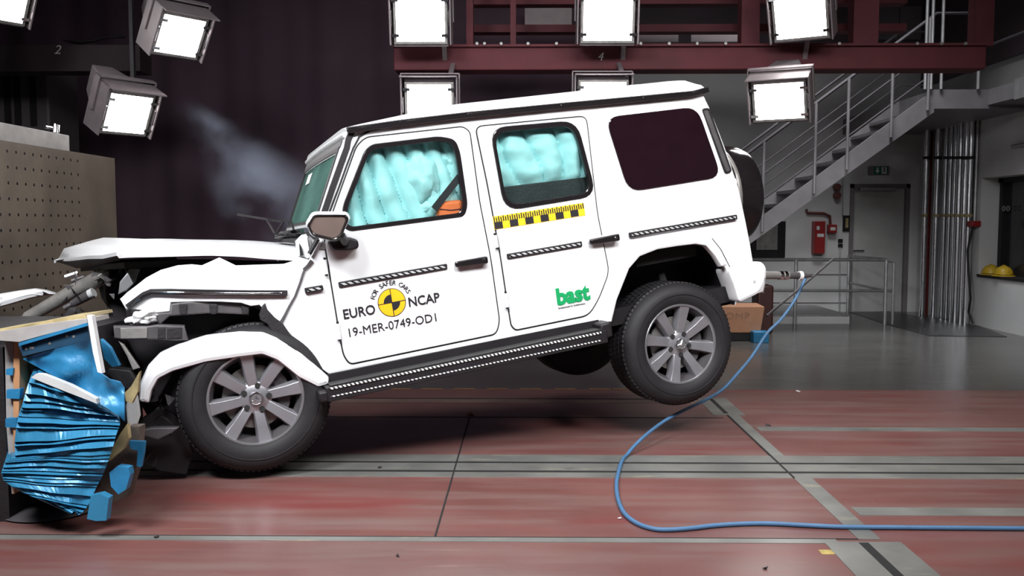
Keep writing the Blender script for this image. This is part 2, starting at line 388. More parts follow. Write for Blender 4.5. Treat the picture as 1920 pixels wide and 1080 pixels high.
# --- airbags behind the glass
ab = M['airbag']
def bag(name, poly_l, poly_r, Y, fn, nv=60, nu=90, mt=None):
    Ls = poly_l; Rs = poly_r; rows = []
    for j in range(nv + 1):
        v = j / nv; a = Vector(S(*[Ls[0][k] + (Ls[1][k] - Ls[0][k]) * v for k in (0, 1)])); b = Vector(S(*[Rs[0][k] + (Rs[1][k] - Rs[0][k]) * v for k in (0, 1)]))
        rr = []
        for i in range(nu + 1):
            u = i / nu; p = a.lerp(b, u); rr.append((p.x, Y - fn(u, v), p.y))
        rows.append(rr)
    g = MB(); g.grid(rows, .05, (0, 1, 0)); return g.build(name, mt or ab, car, smooth=60)
def nz3(x, y, z=0): return noise.noise(Vector((x, y, z)))
def f_front(u, v):
    fold = .075 * abs(math.sin((u * 8.5 - v * 2.6) * math.pi * .9 + nz3(u * 2, v * 1.5) * .9)) ** .6
    return fold * (1 - .7 * u) + .03 * math.sin(v * math.pi) ** .35 + .02 * nz3(u * 5, v * 5, 3)
bag('curtain_airbag', [(650, 262), (620, 455)], [(900, 230), (900, 420)], .12, f_front)
def f_rear(u, v):
    pl = .06 * abs(math.sin(u * math.pi * 4.2 + .9 * math.sin(v * 3 + u * 4))) ** .55
    return (pl * min(1, v * 4) + .025 * math.sin(v * math.pi) ** .35) * (1 - v ** 8) + .015 * nz3(u * 6, v * 6, 7)
bag('curtain_airbag', [(905, 228), (935, 362)], [(1085, 215), (1112, 344)], .11, f_rear)
def blob(name, c, r, mt, T=None, seed=0, amp=.05, seg=32):
    g = MB(); vs = []; n, mrow = seg, seg // 2
    for i in range(mrow + 1):
        th = math.pi * i / mrow
        for j in range(n):
            ph = 2 * math.pi * j / n; d = Vector((math.sin(th) * math.cos(ph), math.cos(th), math.sin(th) * math.sin(ph)))
            k = 1 + amp * noise.noise(d * 2.2 + Vector((seed, 0, 0))); vs.append(Vector((c[0] + d.x * r[0] * k, c[1] + d.y * r[1] * k, c[2] + d.z * r[2] * k)))
    fs = [(i * n + j, i * n + (j + 1) % n, (i + 1) * n + (j + 1) % n, (i + 1) * n + j) for i in range(mrow) for j in range(n)]
    g.add(vs, fs); return g.build(name, mt, car, smooth=60)
c = S3(788, 332, .085); blob('side_airbag', c, (.100, .075, .135), ab, seed=3, amp=.3)
c = S3(836, 300, .13); blob('side_airbag', c, (.06, .06, .065), ab, seed=5, amp=.3)
c = S3(800, 392, .12); blob('side_airbag', c, (.10, .07, .07), ab, seed=9, amp=.3)
plate('seat_shoulder', [rnd(SP([(822, 382), (828, 377), (868, 374), (872, 410), (824, 410)]), .02)], .012, .1, M['orange'], car, .02)
g = MB(); g.beam(S3(814, 392, .010), S3(866, 326, .010), .010, .038, (0, 0, 1)); g.build('seat_belt', M['black'], car)
strip('seat_crease', [(826, 392), (848, 394), (868, 391)], .006, .008, .01, M['maroon'])
# dark cabin interior: door cards and floor, far lining
box('cabin_lining', (.55, .30, .25), (3.1, WID - .08, .80), M['black'], car)
box('cabin_floor', (.35, .06, -.02), (2.9, WID - .06, .08), M['black'], car)
plate('door_card', [SP([(925, 352), (1112, 330), (1118, 400), (940, 420)])], .06, .03, M['dark'], car, .005)
plate('door_card', [SP([(640, 425), (880, 402), (890, 440), (645, 460)])], .06, .03, M['dark'], car, .005)
box('rear_trim_block', (2.3, .08, .3), (2.72, WID - .1, 1.1), M['black'], car)
# --- rear and corners
def X_(px, py): return S(px, py)[0]
rear = [S(*p) for p in [(1321, 177), (1333, 206), (1360, 276), (1386, 353), (1399, 414), (1408, 460), (1413, 492), (1400, 525)]]
g = MB(); rows = []
for (x, z) in rear: rows.append([(x - .045 + .05 * min(1, math.sin(math.pi * j / 16) * 2.2), .01 + (WID - .02) * j / 16, z) for j in range(17)])
g.grid(rows, .03, (-1, 0, 0)); g.build('tailgate', M['white'], car, smooth=50)
# spare wheel cover on the tailgate
tz = .62; bx = 3.30
T = Matrix.Translation((bx, .85, tz)) @ Matrix.Rotation(R(-90), 4, 'Z') @ Matrix.Rotation(R(-4), 4, 'X')
sw = MB().lathe([(.0, .0), (.33, .0), (.355, .03), (.36, .10), (.355, .21), (.33, .27), (.25, .30), (0, .31)], 48, T).build('spare_wheel_cover', M['blackgloss'], car, smooth=45)
MB().lathe([(.0, -.18), (.10, -.18), (.10, .01), (0, .01)], 20, T).build('spare_wheel_mount', M['black'], sw)
MB().lathe([(.360, .05), (.364, .055), (.364, .075), (.360, .08)], 48, T).build('cover_band', M['greym'], sw, smooth=45)
# --- rear wheel arch liner and flare
def arc3(pts, Y): return [S3(a, b, Y) for a, b in pts]
g = MB(); rows = [[tuple(p + Vector((0, y, 0))) for p in arc3(arch_r, 0)] for y in (.02, .2, .45)]
g.grid(rows, .01, (0, 0, 1)); g.build('wheel_arch_liner', M['black'], car, smooth=50)
plate('wheel_arch_liner', [SP(arch_r)], .44, .02, M['black'], car)
fl_out = [(1140, 604), (1150, 560), (1172, 500), (1193, 472), (1228, 456), (1268, 449), (1308, 445), (1331, 447), (1350, 467), (1366, 497)]
fl_in = list(reversed([(1148, 604), (1158, 562), (1181, 504), (1201, 481), (1234, 468), (1271, 462), (1305, 458), (1324, 461), (1341, 480), (1353, 500)]))
plate('wheel_arch_flare', [SP(fl_out + fl_in, -.05)], -.05, .06, M['white'], car, .014)
strip('flare_seam', [(1335, 447), (1351, 467), (1368, 500), (1376, 501)], .005, -.003, .006, M['joint'])
# rear bumper with rounded corner
bp = [(1362, 504), (1412, 490), (1430, 491), (1437, 502), (1436, 527), (1424, 550), (1384, 569), (1376, 540)]
q = SP(bp, -.03); xs = [a for a, b in q]
plate('rear_bumper', [rnd(q, .035)], -.04, .16, M['white'], car, .02)
bz0, bz1 = S(1424, 552)[1], S(1420, 494)[1]
g = MB(); rows = []
for (dx, z) in ((-.10, bz1), (-.02, bz1 - .005), (.0, bz1 - .05), (.0, bz0 + .05), (-.03, bz0), (-.12, bz0 - .01)):
    rows.append([(3.19 + dx, .08 + (WID - .1) * j / 12, z) for j in range(13)])
g.grid(rows, .03, (-1, 0, 0)); g.build('bumper_bar', M['white'], car, smooth=40)
strip('bumper_seam', [(1413, 494), (1424, 508), (1428, 530), (1424, 549)], .004, -.04, .008, M['greym'])
MB().lathe([(0, 0), (.009, 0), (.009, .008), (0, .008)], 16, Matrix.Translation(S3(1415, 527, -.045))).build('parking_sensor', M['whitein'], car)
# rear tow arm carrying the measuring cable
a = S3(1420, 516, .35); b_ = CARI @ Wy(1513, 517, (CARM @ a).y + .12)
g = MB(); g.tube([a, a.lerp(b_, .62)], .026, 14); ta = g.build('cable_outlet_pipe', M['greym'], car, smooth=40)
for t in (.46, .55, .86): d = (b_ - a).normalized(); p = a.lerp(b_, t); MB().tube([p - d * .012, p + d * .012], .031, 14).build('clamp_ring', M['textwhite'] if t > .8 else M['chrome'], ta, smooth=40)
MB().tube([a.lerp(b_, .6), a.lerp(b_, .88), a.lerp(b_, 1.1)], [.022, .024, .008], 14).build('pipe_nozzle', M['greyp'], ta, smooth=40)
PIPE_END = CARM @ b_
# --- rocker and running board
strip('rocker_panel', [(612, 712), (760, 681), (940, 644), (1122, 608)], .055, -.01, .08, M['black'])
def stepbox(name, p0, p1, Y0, Y1, h, mt, dz=0, bev=.004):
    a = S3(*p0, Y0); b = S3(*p1, Y0); g = MB()
    o = Vector((0, Y1 - Y0, 0)); z = Vector((0, 0, h)); d = Vector((0, 0, dz))
    g.hexa([a + d - z, b + d - z, b + o + d - z, a + o + d - z, a + d, b + d, b + o + d, a + o + d]); return g.build(name, mt, car, bev)
stepbox('running_board', (612, 732), (1138, 622), -.13, .05, .075, M['black'], .012)
stepbox('step_pad', (620, 728), (1130, 622), -.125, -.02, .008, stripe('step_rubber', (.02, .02, .02), (.06, .06, .06), 1, .02), .016, .001)
chs = stripe('chrome_dashes', (.75, .75, .75), (.03, .03, .03), 0, .022, .5, .6, .2)
stepbox('chrome_strip', (618, 731), (1128, 625), -.136, -.128, .012, chs, .010, .002)
stepbox('chrome_strip', (620, 743), (1128, 637), -.134, -.126, .008, chs, .0, .002)
stepbox('running_board_end', (597, 742), (622, 738), -.12, .06, .06, M['black'], .018, .012)
stepbox('running_board_end', (1127, 618), (1148, 612), -.12, .06, .09, M['black'], .03, .012)
g = MB(); g.tube([S3(624, 740, -.05), S3(624, 752, -.05)], .01); g.build('board_bolt', M['wood'], car)
# --- side mouldings
mould = stripe('moulding_inlay', (.45, .45, .46), (.012, .012, .012), 0, .034, .45, 1.4, .25)
def moulding(p0, p1, h=.030):
    a, b = Vector(S(*p0)), Vector(S(*p1)); t = (b - a).normalized(); n = Vector((-t.y, t.x)) * h / 2
    o = plate('side_moulding', [rnd([a - n, b - n, b + n, a + n], .006)], -.022, .02, M['black'], car, .004)
    n2 = n * .42; e = t * .012
    plate('moulding_inlay', [[tuple(a + e - n2), tuple(b - e - n2), tuple(b - e + n2), tuple(a + e + n2)]], -.0235, .006, mould, o, .001)
    return o
moulding((634, 534), (837, 499)); moulding((949, 481), (1089, 457)); moulding((1178, 441), (1379, 407)); moulding((571, 545), (605, 539))
# --- door handles
def handle(p0, p1):
    a, b = Vector(S(*p0)), Vector(S(*p1)); t = (b - a).normalized(); n = Vector((-t.y, t.x))
    mid = (a + b) / 2 - t * .03 
    rec = [tuple(mid + t * .062 * math.cos(k * math.pi / 12) + n * .030 * math.sin(k * math.pi / 12)) for k in range(24)]
    plate('handle_recess', [rec], -.012, .006, M['whitein'], car, .002)
    h = plate('door_handle', [rnd([a - n * .016, b - n * .020, b + n * .022, a + n * .016], .012)], -.055, .026, M['blackgloss'], car, .008)
    pl = plate('handle_post', [rnd([b - t * .05 - n * .018, b - n * .018, b + n * .02, b - t * .05 + n * .02], .01)], -.03, .025, M['black'], h, .003)
    T = Matrix.Translation((b.x - t.x * .025, -.058, b.y - t.y * .025)); MB().lathe([(0, -.002), (.008, -.002), (.010, .004), (0, .004)], 16, T).build('lock_cylinder', M['chrome'], h)
handle((849, 496), (910, 487)); handle((1100, 454), (1155, 445))
# --- hinges
for p0, p1 in (((609, 487), (612, 514)), ((633, 607), (636, 636)), ((928, 441), (932, 464)), ((948, 550), (951, 576))):
    a, b = S3(*p0, -.018), S3(*p1, -.018); h = MB().tube([a, b], .011, 10).build('door_hinge', M['white'], car, smooth=50)
    d = (b - a).normalized(); MB().tube([a - d * .012, a], .007, 8).build('hinge_pin', M['black'], h); MB().tube([b, b + d * .010], .008, 8).build('hinge_pin', M['black'], h)
# --- stickers and lettering on the doors
def TT(px, py, ang, Y=-.0140):
    x, z = S(px, py)
    c, s = math.cos(ang), math.sin(ang)
    return Matrix(((c, -s, 0, x), (0, 0, -1, Y), (s, c, 0, z), (0, 0, 0, 1)))
base_ang = -R(.6)
text('lettering', 'EURO', .072, M['textblack'], car, TT(643, 598, base_ang), sx=.93, bold=.0012)
text('lettering', 'NCAP', .072, M['textblack'], car, TT(765, 575, base_ang), sx=.93, bold=.0012)
text('lettering', '19-MER-0749-OD1', .066, M['textblack'], car, TT(650, 632, base_ang), sx=.97)
lc = Vector(S(734, 567)); Rr = .077
def ring_letters():
    s_ = 'FOR SAFER CARS'; n = len(s_)
    for i, ch in enumerate(s_):
        if ch == ' ': continue
        a = R(156 - 132 * i / (n - 1)); p = lc + Vector((math.cos(a), math.sin(a))) * (Rr + .018)
        T = Matrix(((math.sin(a), -math.cos(a) * 1, 0, 0), (0, 0, 0, 0), (0, 0, 0, 0), (0, 0, 0, 1)))
        th = a - math.pi / 2; c, s = math.cos(th), math.sin(th)
        T = Matrix(((c, -s, 0, p.x), (0, 0, -1, -.0140), (s, c, 0, p.y), (0, 0, 0, 1)))
        yield ch, T
for ch, T in ring_letters(): text('lettering', ch, .036, M['textblack'], car, T, align='CENTER')
def disc(name, c, r, y, mt, a0=0, a1=360, parent=None, r0=0):
    n = max(6, int((a1 - a0) / 6)); pts = [tuple(c + Vector((math.cos(R(a0 + (a1 - a0) * k / n)), math.sin(R(a0 + (a1 - a0) * k / n)))) * r) for k in range(n + (0 if a1 - a0 == 360 else 1))]
    if a1 - a0 != 360: pts.append(tuple(c))
    return plate(name, [pts], y, .002, mt, parent, .0003)
lg = disc('target_emblem', lc, Rr, -.0118, M['textblack'], parent=car)
disc('emblem_face', lc, Rr * .95, -.0124, M['ndot'], parent=lg)
disc('emblem_quadrant', lc, Rr * .58, -.0132, M['textblack'], 90, 180, lg); disc('emblem_quadrant', lc, Rr * .58, -.0132, M['textblack'], -90, 0, lg)
for d in (Vector((1, 0)), Vector((0, 1))):
    n = Vector((-d.y, d.x)) * .0022; plate('emblem_cross', [[tuple(lc - d * Rr - n), tuple(lc + d * Rr - n), tuple(lc + d * Rr + n), tuple(lc - d * Rr + n)]], -.0134, .001, M['textblack'], lg, .0002)
text('lettering', 'bast', .128, M['green'], car, TT(1043, 571, base_ang), sx=.98, bold=.0055)
text('lettering', 'Bundesanstalt für Straßenwesen', .0145, M['greyp'], car, TT(1045, 579, base_ang), sx=.92)
# measuring tape
ra, rb = Vector(S(926, 431)), Vector(S(1096, 404)); rt = (rb - ra).normalized(); rn = Vector((-rt.y, rt.x)); Lr = (rb - ra).length; Hh = .074
tp = plate('measuring_tape', [[tuple(ra), tuple(rb), tuple(rb + rn * Hh), tuple(ra + rn * Hh)]], -.012, .003, M['yellow'], car, .0003)
nb = 6
for k in range(nb):
    a = ra + rt * (Lr * (k * 2 + .05) / (nb * 2)); b = a + rt * Lr / 11.2
    plate('tape_block', [[tuple(a + rn * .002), tuple(b + rn * .002), tuple(b + rn * .041), tuple(a + rn * .041)]], -.0127, .002, M['textblack'], tp, .0002)
g = MB()
for k in range(41):
    a = ra + rt * (Lr * (k + .5) / 41); e = .0032
    g.box((a.x - e, -.0135, a.y + .041), (a.x + e, -.012, a.y + (.072 if k % 2 == 0 else .066)))
g.build('tape_ticks', M['textblack'], tp)
# --- mirror
mo = rnd(SP([(576, 424), (588, 402), (650, 402), (655, 410), (641, 446), (628, 453), (586, 443)], -.24), .02)
mi = rnd(SP([(580, 424), (590, 407), (645, 406), (649, 412), (637, 441), (626, 447), (589, 438)], -.24), .016)
mir = plate('wing_mirror', [mo, hole(mi)], -.24, .05, M['blackgloss'], car, .008)
plate('mirror_glass', [mi], -.232, .02, mat('mirror_glass', (.22, .16, .14), .35, .6, .1), mir, .002)
mc = rnd(SP([(574, 420), (588, 396), (653, 396), (661, 408), (643, 440), (628, 450), (586, 440)], -.20), .02)
plate('mirror_cap', [mc], -.19, .09, M['white'], mir, .03)
g = MB(); g.tube([S3(640, 440, -.2), S3(646, 452, -.12), S3(650, 458, .0)], [.018, .022, .022], 12); g.build('mirror_arm', M['black'], mir, smooth=45)
plate('mirror_foot', [rnd(SP([(612, 452), (650, 444), (669, 450), (670, 466), (650, 471), (622, 470)], -.03), .02)], -.09, .07, M['black'], mir, .012)
g = MB(); g.tube([S3(596, 448, -.02), S3(588, 462, -.02), S3(580, 476, -.02)], .012, 8); g.build('cowl_strut', M['dark'], car)
plate('pillar_gusset', [SP([(604, 452), (622, 455), (625, 468), (598, 468)])], -.006, .01, M['greym'], car, .002)
# --- wheels
def wheel(center, R0, Wd, ang, name='wheel', rim=.243, dz=0):
    wh = empty(name); wh.parent = car; wh.matrix_parent_inverse = Matrix.Identity(4)
    wh.location = center; wh.rotation_euler = (0, R(ang), 0)
    # tyre
    k = R0; h = Wd / 2
    prof = [(rim - .008, -.004), (rim + .004, -.014), (rim + .03, -.028), (k - .06, -.030), (k - .028, -.014), (k - .010, .014), (k, .045), (k, Wd - .05), (k - .02, Wd - .01), (k - .07, Wd), (rim, Wd - .03), (rim - .02, Wd * .5), (rim - .012, .01)]
    MB().lathe(prof, 72, close=True).build('tyre', M['tyre'], wh, smooth=40)
    # tread blocks
    g = MB(); nb_ = 84
    for row, (y0, y1) in enumerate(((.022, .062), (.075, .115), (.128, .168), (.182, .222))):
        for i in range(nb_):
            a0 = 2 * math.pi * (i + .5 * (row % 2)) / nb_; a1 = a0 + 2 * math.pi / nb_ * .72; rr = k + .003; r1 = k - .006
            if row == 0: pass
            vs = []
            for (r_, ) in ((r1,), (rr,)):
                for (a_, y_) in ((a0, y0), (a1, y0), (a1, y1), (a0, y1)): vs.append((r_ * math.cos(a_), y_ if not (row == 0 and y_ == y0 and r_ > k) else y_ + .004, r_ * math.sin(a_)))
            g.hexa(vs)
    g.build('tread', M['tyre'], wh)
    # sidewall letters band: fine raised rings
    MB().lathe([(k - .075, -.030), (k - .073, -.034), (k - .069, -.034), (k - .067, -.029)], 72).build('sidewall_ring', M['tyre'], wh, smooth=30)
    # rim
    rp = [(rim - .004, .16), (rim - .03, .15), (rim - .035, .05), (rim - .022, .018), (rim - .012, -.006), (rim + .001, -.012), (rim + .003, -.004), (rim - .002, .01)]
    MB().lathe(rp, 72).build('rim_barrel', M['greyp'], wh, smooth=40)
    MB().lathe([(rim - .014, -.006), (rim - .010, -.0135), (rim - .002, -.0145), (rim + .002, -.010)], 72).build('rim_lip', M['alu'], wh, smooth=40)
    # spokes
    mach = M['spoke']
    for i in range(8):
        a = R(92.5 - 45 * i)
        u = Vector((math.cos(a), 0, math.sin(a))); v = Vector((-math.sin(a), 0, math.cos(a)))
        g = MB(); st = [(.045, .026, .026), (.085, .026, .014), (.16, .029, .004), (rim - .022, .035, .0), (rim - .010, .038, -.004)]
        rowsv = []
        for (r_, hw, yd) in st:
            c0 = u * r_
            rowsv.append([c0 - v * hw * 1.25 + Vector((0, yd + .05, 0)), c0 - v * hw * 1.08 + Vector((0, yd + .008, 0)), c0 - v * hw * .88 + Vector((0, yd - .004, 0)), c0 + v * hw * .88 + Vector((0, yd - .004, 0)), c0 + v * hw * 1.08 + Vector((0, yd + .008, 0)), c0 + v * hw * 1.25 + Vector((0, yd + .05, 0))])
        n0 = len(rowsv[0]); vs = [p for r_ in rowsv for p in r_]
        fs = [(q * n0 + w_, q * n0 + (w_ + 1) % n0, (q + 1) * n0 + (w_ + 1) % n0, (q + 1) * n0 + w_) for q in range(len(st) - 1) for w_ in range(n0)]
        fs += [tuple(range(n0)), tuple(range((len(st) - 1) * n0, len(st) * n0))]
        g.add(vs, fs); g.build('spoke', mach, wh, .0015)
    MB().lathe([(0, .004), (.035, .004), (.062, .012), (.082, .022), (.088, .05), (0, .05)], 40).build('hub', mach, wh, smooth=40)
    for i in range(5):
        a = R(73 + 72 * i); T = Matrix.Translation((.066 * math.cos(a), 0, .066 * math.sin(a)))
        MB().lathe([(0, .002), (.0135, .002), (.0145, .006), (0, .02)], 18, T).build('lug_hole', M['joint'], wh)
    hc = MB().lathe([(0, -.012), (.030, -.010), (.036, -.002), (.037, .01), (0, .01)], 32).build('hub_cap', M['alu'], wh, smooth=40)
    # emblem: ring and three-pointed star
    g = MB(); n_ = 28; g.lathe([(.0285, -.013), (.030, -.016), (.0325, -.016), (.034, -.011)], 36)
    for i in range(3):
        a = R(82 + 120 * i); u = Vector((math.cos(a), 0, math.sin(a))); v = Vector((-math.sin(a), 0, math.cos(a)))
        g.add([u * .029 + Vector((0, -.0135, 0)), v * .0055 + Vector((0, -.012, 0)), -v * .0055 + Vector((0, -.012, 0)), Vector((0, -.018, 0))], [(0, 1, 3), (0, 3, 2), (0, 2, 1), (1, 2, 3)])
    g.build('star_emblem', M['chrome'], wh)
    # brake
    MB().lathe([(.06, .07), (.165, .07), (.165, .09), (.06, .09)], 40, close=True).build('brake_disc', M['greym'], wh, smooth=30)
    g = MB(); 
    for i in range(6):
        a = R(-40 + i * 16); b = R(-40 + (i + 1) * 16)
        g.hexa([Vector((r_ * math.cos(t_), y_, r_ * math.sin(t_))) for y_ in (.05, .105) for (r_, t_) in ((.115, a), (.18, a), (.18, b), (.115, b))])
    g.build('brake_caliper', M['greyp'], wh)
    MB().lathe([(0, .12), (.21, .12), (.21, .13), (0, .13)], 40).build('brake_shield', M['dark'], wh)
    return wh
M['spoke'] = mat('machined_spoke', (.30, .295, .32), .3, .55, .08)
def unX(Y, px, py): p = S3(px, py, Y); return p
cF = unX(0.0, 480, 747); cRr = unX(0.0, 1275, 645)
wheel(cF, .385, .25, 0)
wheel(cRr, .375, .25, 19)
w2 = MB().lathe([(.2, .0), (.36, 0), (.39, .04), (.39, .22), (.36, .26), (.2, .26)], 60, Matrix.Translation((cRr.x, WID - .26, cRr.z))).build('far_wheel', M['tyre'], car, smooth=40)
w3 = MB().lathe([(.2, .0), (.36, 0), (.39, .04), (.39, .22), (.36, .26), (.2, .26)], 60, Matrix.Translation((cF.x + .1, WID - .26, cF.z + .03))).build('far_wheel', M['tyre'], car, smooth=40)
g = MB(); g.tube([cRr + Vector((0, .2, 0)), Vector((cRr.x, WID - .2, cRr.z))], .05, 12); g.build('rear_axle', M['dark'], car)
g = MB(); g.tube([cF + Vector((0, .2, 0)), Vector((cF.x, WID - .2, cF.z))], .045, 12); g.build('front_axle', M['dark'], car)
for y in (.35, WID - .35): box('chassis_rail', (.1, y - .04, -.08), (3.1, y + .04, .04), M['dark'], car)
box('fuel_tank', (1.75, .35, -.16), (2.25, 1.2, .0), M['black'], car, .05)
g = MB(); g.tube([cRr + Vector((.12, .22, -.05)), cRr + Vector((.06, .24, .42))], .03, 10); g.build('rear_damper', M['dark'], car)
# --- front end -------------------------------------------------
fender = SP([(222, 563), (236, 550), (253, 537), (272, 522), (300, 507), (333, 498), (360, 496), (379, 498), (412, 483), (443, 498), (500, 496), (533, 495), (552, 489), (562, 482), (583, 488), (577, 500), (567, 512), (561, 531), (553, 553), (543, 571), (533, 590), (524, 605), (508, 596), (500, 585), (486, 572), (470, 574), (452, 568), (413, 566), (370, 566), (320, 568), (318, 585), (290, 588), (268, 584), (233, 582)])
fr_ = plate('front_wing', [fender], -.005, .02, M['white'], car, .006)
# crumple the wing: bisect and displace
def crumple(o, cuts, fn):
    me = o.data; bm = bmesh.new(); bm.from_mesh(me)
    for co, no in cuts: bmesh.ops.bisect_plane(bm, geom=bm.verts[:] + bm.edges[:] + bm.faces[:], plane_co=co, plane_no=no)
    for v in bm.verts: v.co = fn(v.co)
    bmesh.ops.triangulate(bm, faces=[f for f in bm.faces if len(f.verts) > 4])
    bm.to_mesh(me); bm.free()
cz = [((x / 20, 0, 0), (1, 0, 0)) for x in range(-14, 10)] + [((0, 0, z / 25), (0, 0, 1)) for z in range(8, 22)]
def wingfn(p):
    q = p.copy(); t = max(0, min(1, (.1 - p.x) / .6)); q.y += .10 * t * t + .012 * noise.noise(Vector((p.x * 5, 0, p.z * 7))) * (1 + t) ; 
    if p.z > .6: q.y += (p.z - .6) ** 1.4 * .9
    return q
crumple(fr_, cz, wingfn)
mz = strip('wing_moulding', [(236, 578), (252, 566), (268, 554), (282, 548), (320, 547), (400, 548), (470, 549), (538, 549)], .028, -.03, .025, M['black'])
crumple(mz, cz, wingfn)
mz = strip('wing_moulding_inlay', [(240, 576), (254, 565), (269, 555), (283, 549.5), (320, 549), (400, 549.5), (470, 550), (528, 549.5)], .010, -.033, .01, M['chrome'], car); crumple(mz, cz, wingfn)
# front wing flare
fo = [(260, 753), (262, 720), (277, 687), (300, 663), (333, 647), (387, 630), (450, 622), (493, 623), (520, 633), (567, 663), (618, 708), (617, 721), (597, 727)]
fi = [(560, 708), (520, 676), (492, 665), (450, 670), (385, 680), (324, 697), (297, 711), (285, 733), (280, 757)]
plate('front_arch_flare', [rnd(SP(fo + fi, -.04), .012)], -.045, .10, M['white'], car, .022)
# bonnet: traced edges lifted to their own depth
def bl(a, b, t): return a + (b - a) * t
near_lo = [(222, 478), (240, 477), (283, 475), (340, 473), (400, 473), (455, 476), (510, 480), (565, 484)]
near_hi = [(218, 473), (238, 462), (285, 458), (345, 457), (402, 457), (455, 458), (508, 461), (562, 466)]
midl = [(165, 480), (188, 462), (240, 453), (310, 451), (380, 450), (440, 451), (500, 454), (560, 458)]
ridge = [(128, 483), (142, 459), (194, 445), (270, 448), (345, 448), (415, 449), (490, 452), (560, 456)]
farh = [(110, 484), (120, 466), (172, 450), (255, 452), (335, 451), (405, 452), (480, 455), (545, 460)]
farl = [(101, 488), (128, 482), (178, 468), (255, 466), (335, 466), (405, 468), (480, 470), (545, 474)]
specs = [(near_lo, .08), (near_hi, .07), ([(bl(a[0], b[0], .5), bl(a[1], b[1], .62)) for a, b in zip(near_hi, midl)], .3), (midl, .65), (ridge, 1.1), (farh, 1.56), (farl, 1.58)]
rows = []
for pts, Y in specs:
    r_ = [S3(px, py, Y) for px, py in pts]; rr = []
    for i in range(len(r_) - 1):
        for k in range(3): rr.append(r_[i].lerp(r_[i + 1], k / 3))
    rr.append(r_[-1]); rows.append([tuple(p + Vector((0, 0, .006 * noise.noise(p * 6)))) for p in rr])
g = MB(); g.grid(rows, .018, (0, 0, -1)); hd = g.build('bonnet', M['white'], car, smooth=45)
# folded front lip of the bonnet (underside, its shade put in as grey)
g = MB(); lipt = [(226, 478, .1), (190, 480, .4), (150, 484, .9), (120, 486, 1.3), (101, 489, 1.56)]
top_ = [S3(a, b, c_) for a, b, c_ in lipt]; bot_ = [S3(a + 8, b + h_, c_) + Vector((.05, 0, 0)) for (a, b, c_), h_ in zip(lipt, (6, 12, 18, 20, 10))]
g.grid([top_, bot_], .02, (1, 0, 0)); g.build('bonnet_lip', M['greyp'], car, smooth=40)
rows = []
for (Y, pts) in ((.25, [(232, 492), (330, 488), (440, 490), (560, 492)]), (1.4, [(150, 500), (270, 486), (390, 486), (540, 490)])): rows.append([S3(a, b, Y) for a, b in pts])
MB().grid(rows, .03, (0, 0, -1)).build('bonnet_frame', M['dark'], car)
# engine bay mass
eng = [((-.55, .45, .12), (.35, 1.45, .60)), ((-.40, .28, .30), (.30, .45, .62)), ((-.70, 1.0, .25), (-.5, 1.5, .70))]
for a, b in eng: box('engine_block', a, b, M['dark'], car, .03)
box('firewall', (.40, .05, .0), (.46, WID - .05, .80), M['dark'], car)
plate('arch_liner', [SP([(300, 590), (470, 575), (500, 590), (560, 655), (617, 705), (600, 730), (520, 680), (420, 672), (330, 700), (290, 770), (262, 760), (262, 700), (240, 660), (220, 620)])], .20, .05, M['black'], car, .01)
plate('arch_liner', [SP([(262, 690), (560, 650), (620, 720), (600, 780), (560, 840), (300, 850), (262, 780)])], .26, .04, M['black'], car, .01)
plate('wing_support', [SP([(320, 570), (352, 566), (420, 566), (470, 573), (467, 592), (440, 590), (400, 588), (345, 592), (318, 594), (300, 610), (290, 604), (292, 588), (318, 586)])], .03, .06, M['greyp'], car, .008)
for px in (335, 392, 452): plate('support_clip', [rnd(SP([(px, 570), (px + 16, 570), (px + 14, 590), (px + 3, 590)]), .008)], .018, .03, M['dark'], car, .003)
plate('bumper_bracket', [SP([(212, 612), (277, 611), (294, 609), (346, 611), (353, 638), (330, 639), (296, 637), (240, 638), (214, 634)], -.02)], -.02, .08, M['greyp'], car, .008)
for px, w_ in ((226, 50), (296, 14), (313, 28)): plate('bracket_pocket', [SP([(px, 615), (px + w_, 614), (px + w_, 634), (px, 635)], -.02)], -.026, .01, M['greym'] if px == 226 else M['dark'], car, .003)
plate('wing_liner_strip', [SP([(492, 572), (497, 568), (501, 580), (515, 595), (530, 606), (567, 661), (548, 655), (512, 628), (508, 618), (500, 606), (488, 600), (486, 590)])], -.012, .04, M['dark'], car, .004)
plate('headlamp_fragment', [SP([(222, 552), (225, 528), (240, 510), (251, 532), (238, 545)], .2)], .18, .05, M['alu'], car, .006)
plate('headlamp_fragment', [SP([(232, 522), (242, 503), (263, 503), (255, 528), (250, 532), (240, 514)], .3)], .3, .06, M['greym'], car, .006)
blob('crumpled_corner', S3(268, 596, .02), (.062, .04, .036), M['whitein'], seed=11, amp=.6)
# bent cross member pushed forward
g = MB()
P0, P1, P2, P3 = S3(46, 610, 1.0), S3(52, 596, 1.05), S3(140, 545, .95), S3(215, 508, .8)
g.tube([P1, P2], [.036, .042], 12); g.tube([P2, P3], [.042, .05], 12); g.tube([P0, P1], [.012, .034], 12)
g.build('cross_member', M['greym'], car, smooth=45)
plate('cross_member_claw', [chaikin(SP([(178, 518), (205, 504), (207, 515), (203, 524), (210, 530), (208, 538), (199, 536), (196, 526), (190, 522)], .75), 1)], .74, .05, M['greym'], car, .006)
g = MB(); g.tube([S3(200, 500, .7), S3(225, 496, .7), S3(248, 492, .7)], [.02, .016, .008], 8); g.build('bent_rail', M['greym'], car)
g = MB(); g.tube([S3(136, 570, .9), S3(172, 550, .85)], [.022, .03], 12); g.tube([S3(120, 578, .9), S3(136, 570, .9)], .016, 10); g.build('wiper_motor', M['greyp'], car, smooth=40)
MB().tube([S3(168, 552, .85), S3(176, 548, .84)], .028, 12).build('motor_cap', M['whitein'], car, smooth=40)
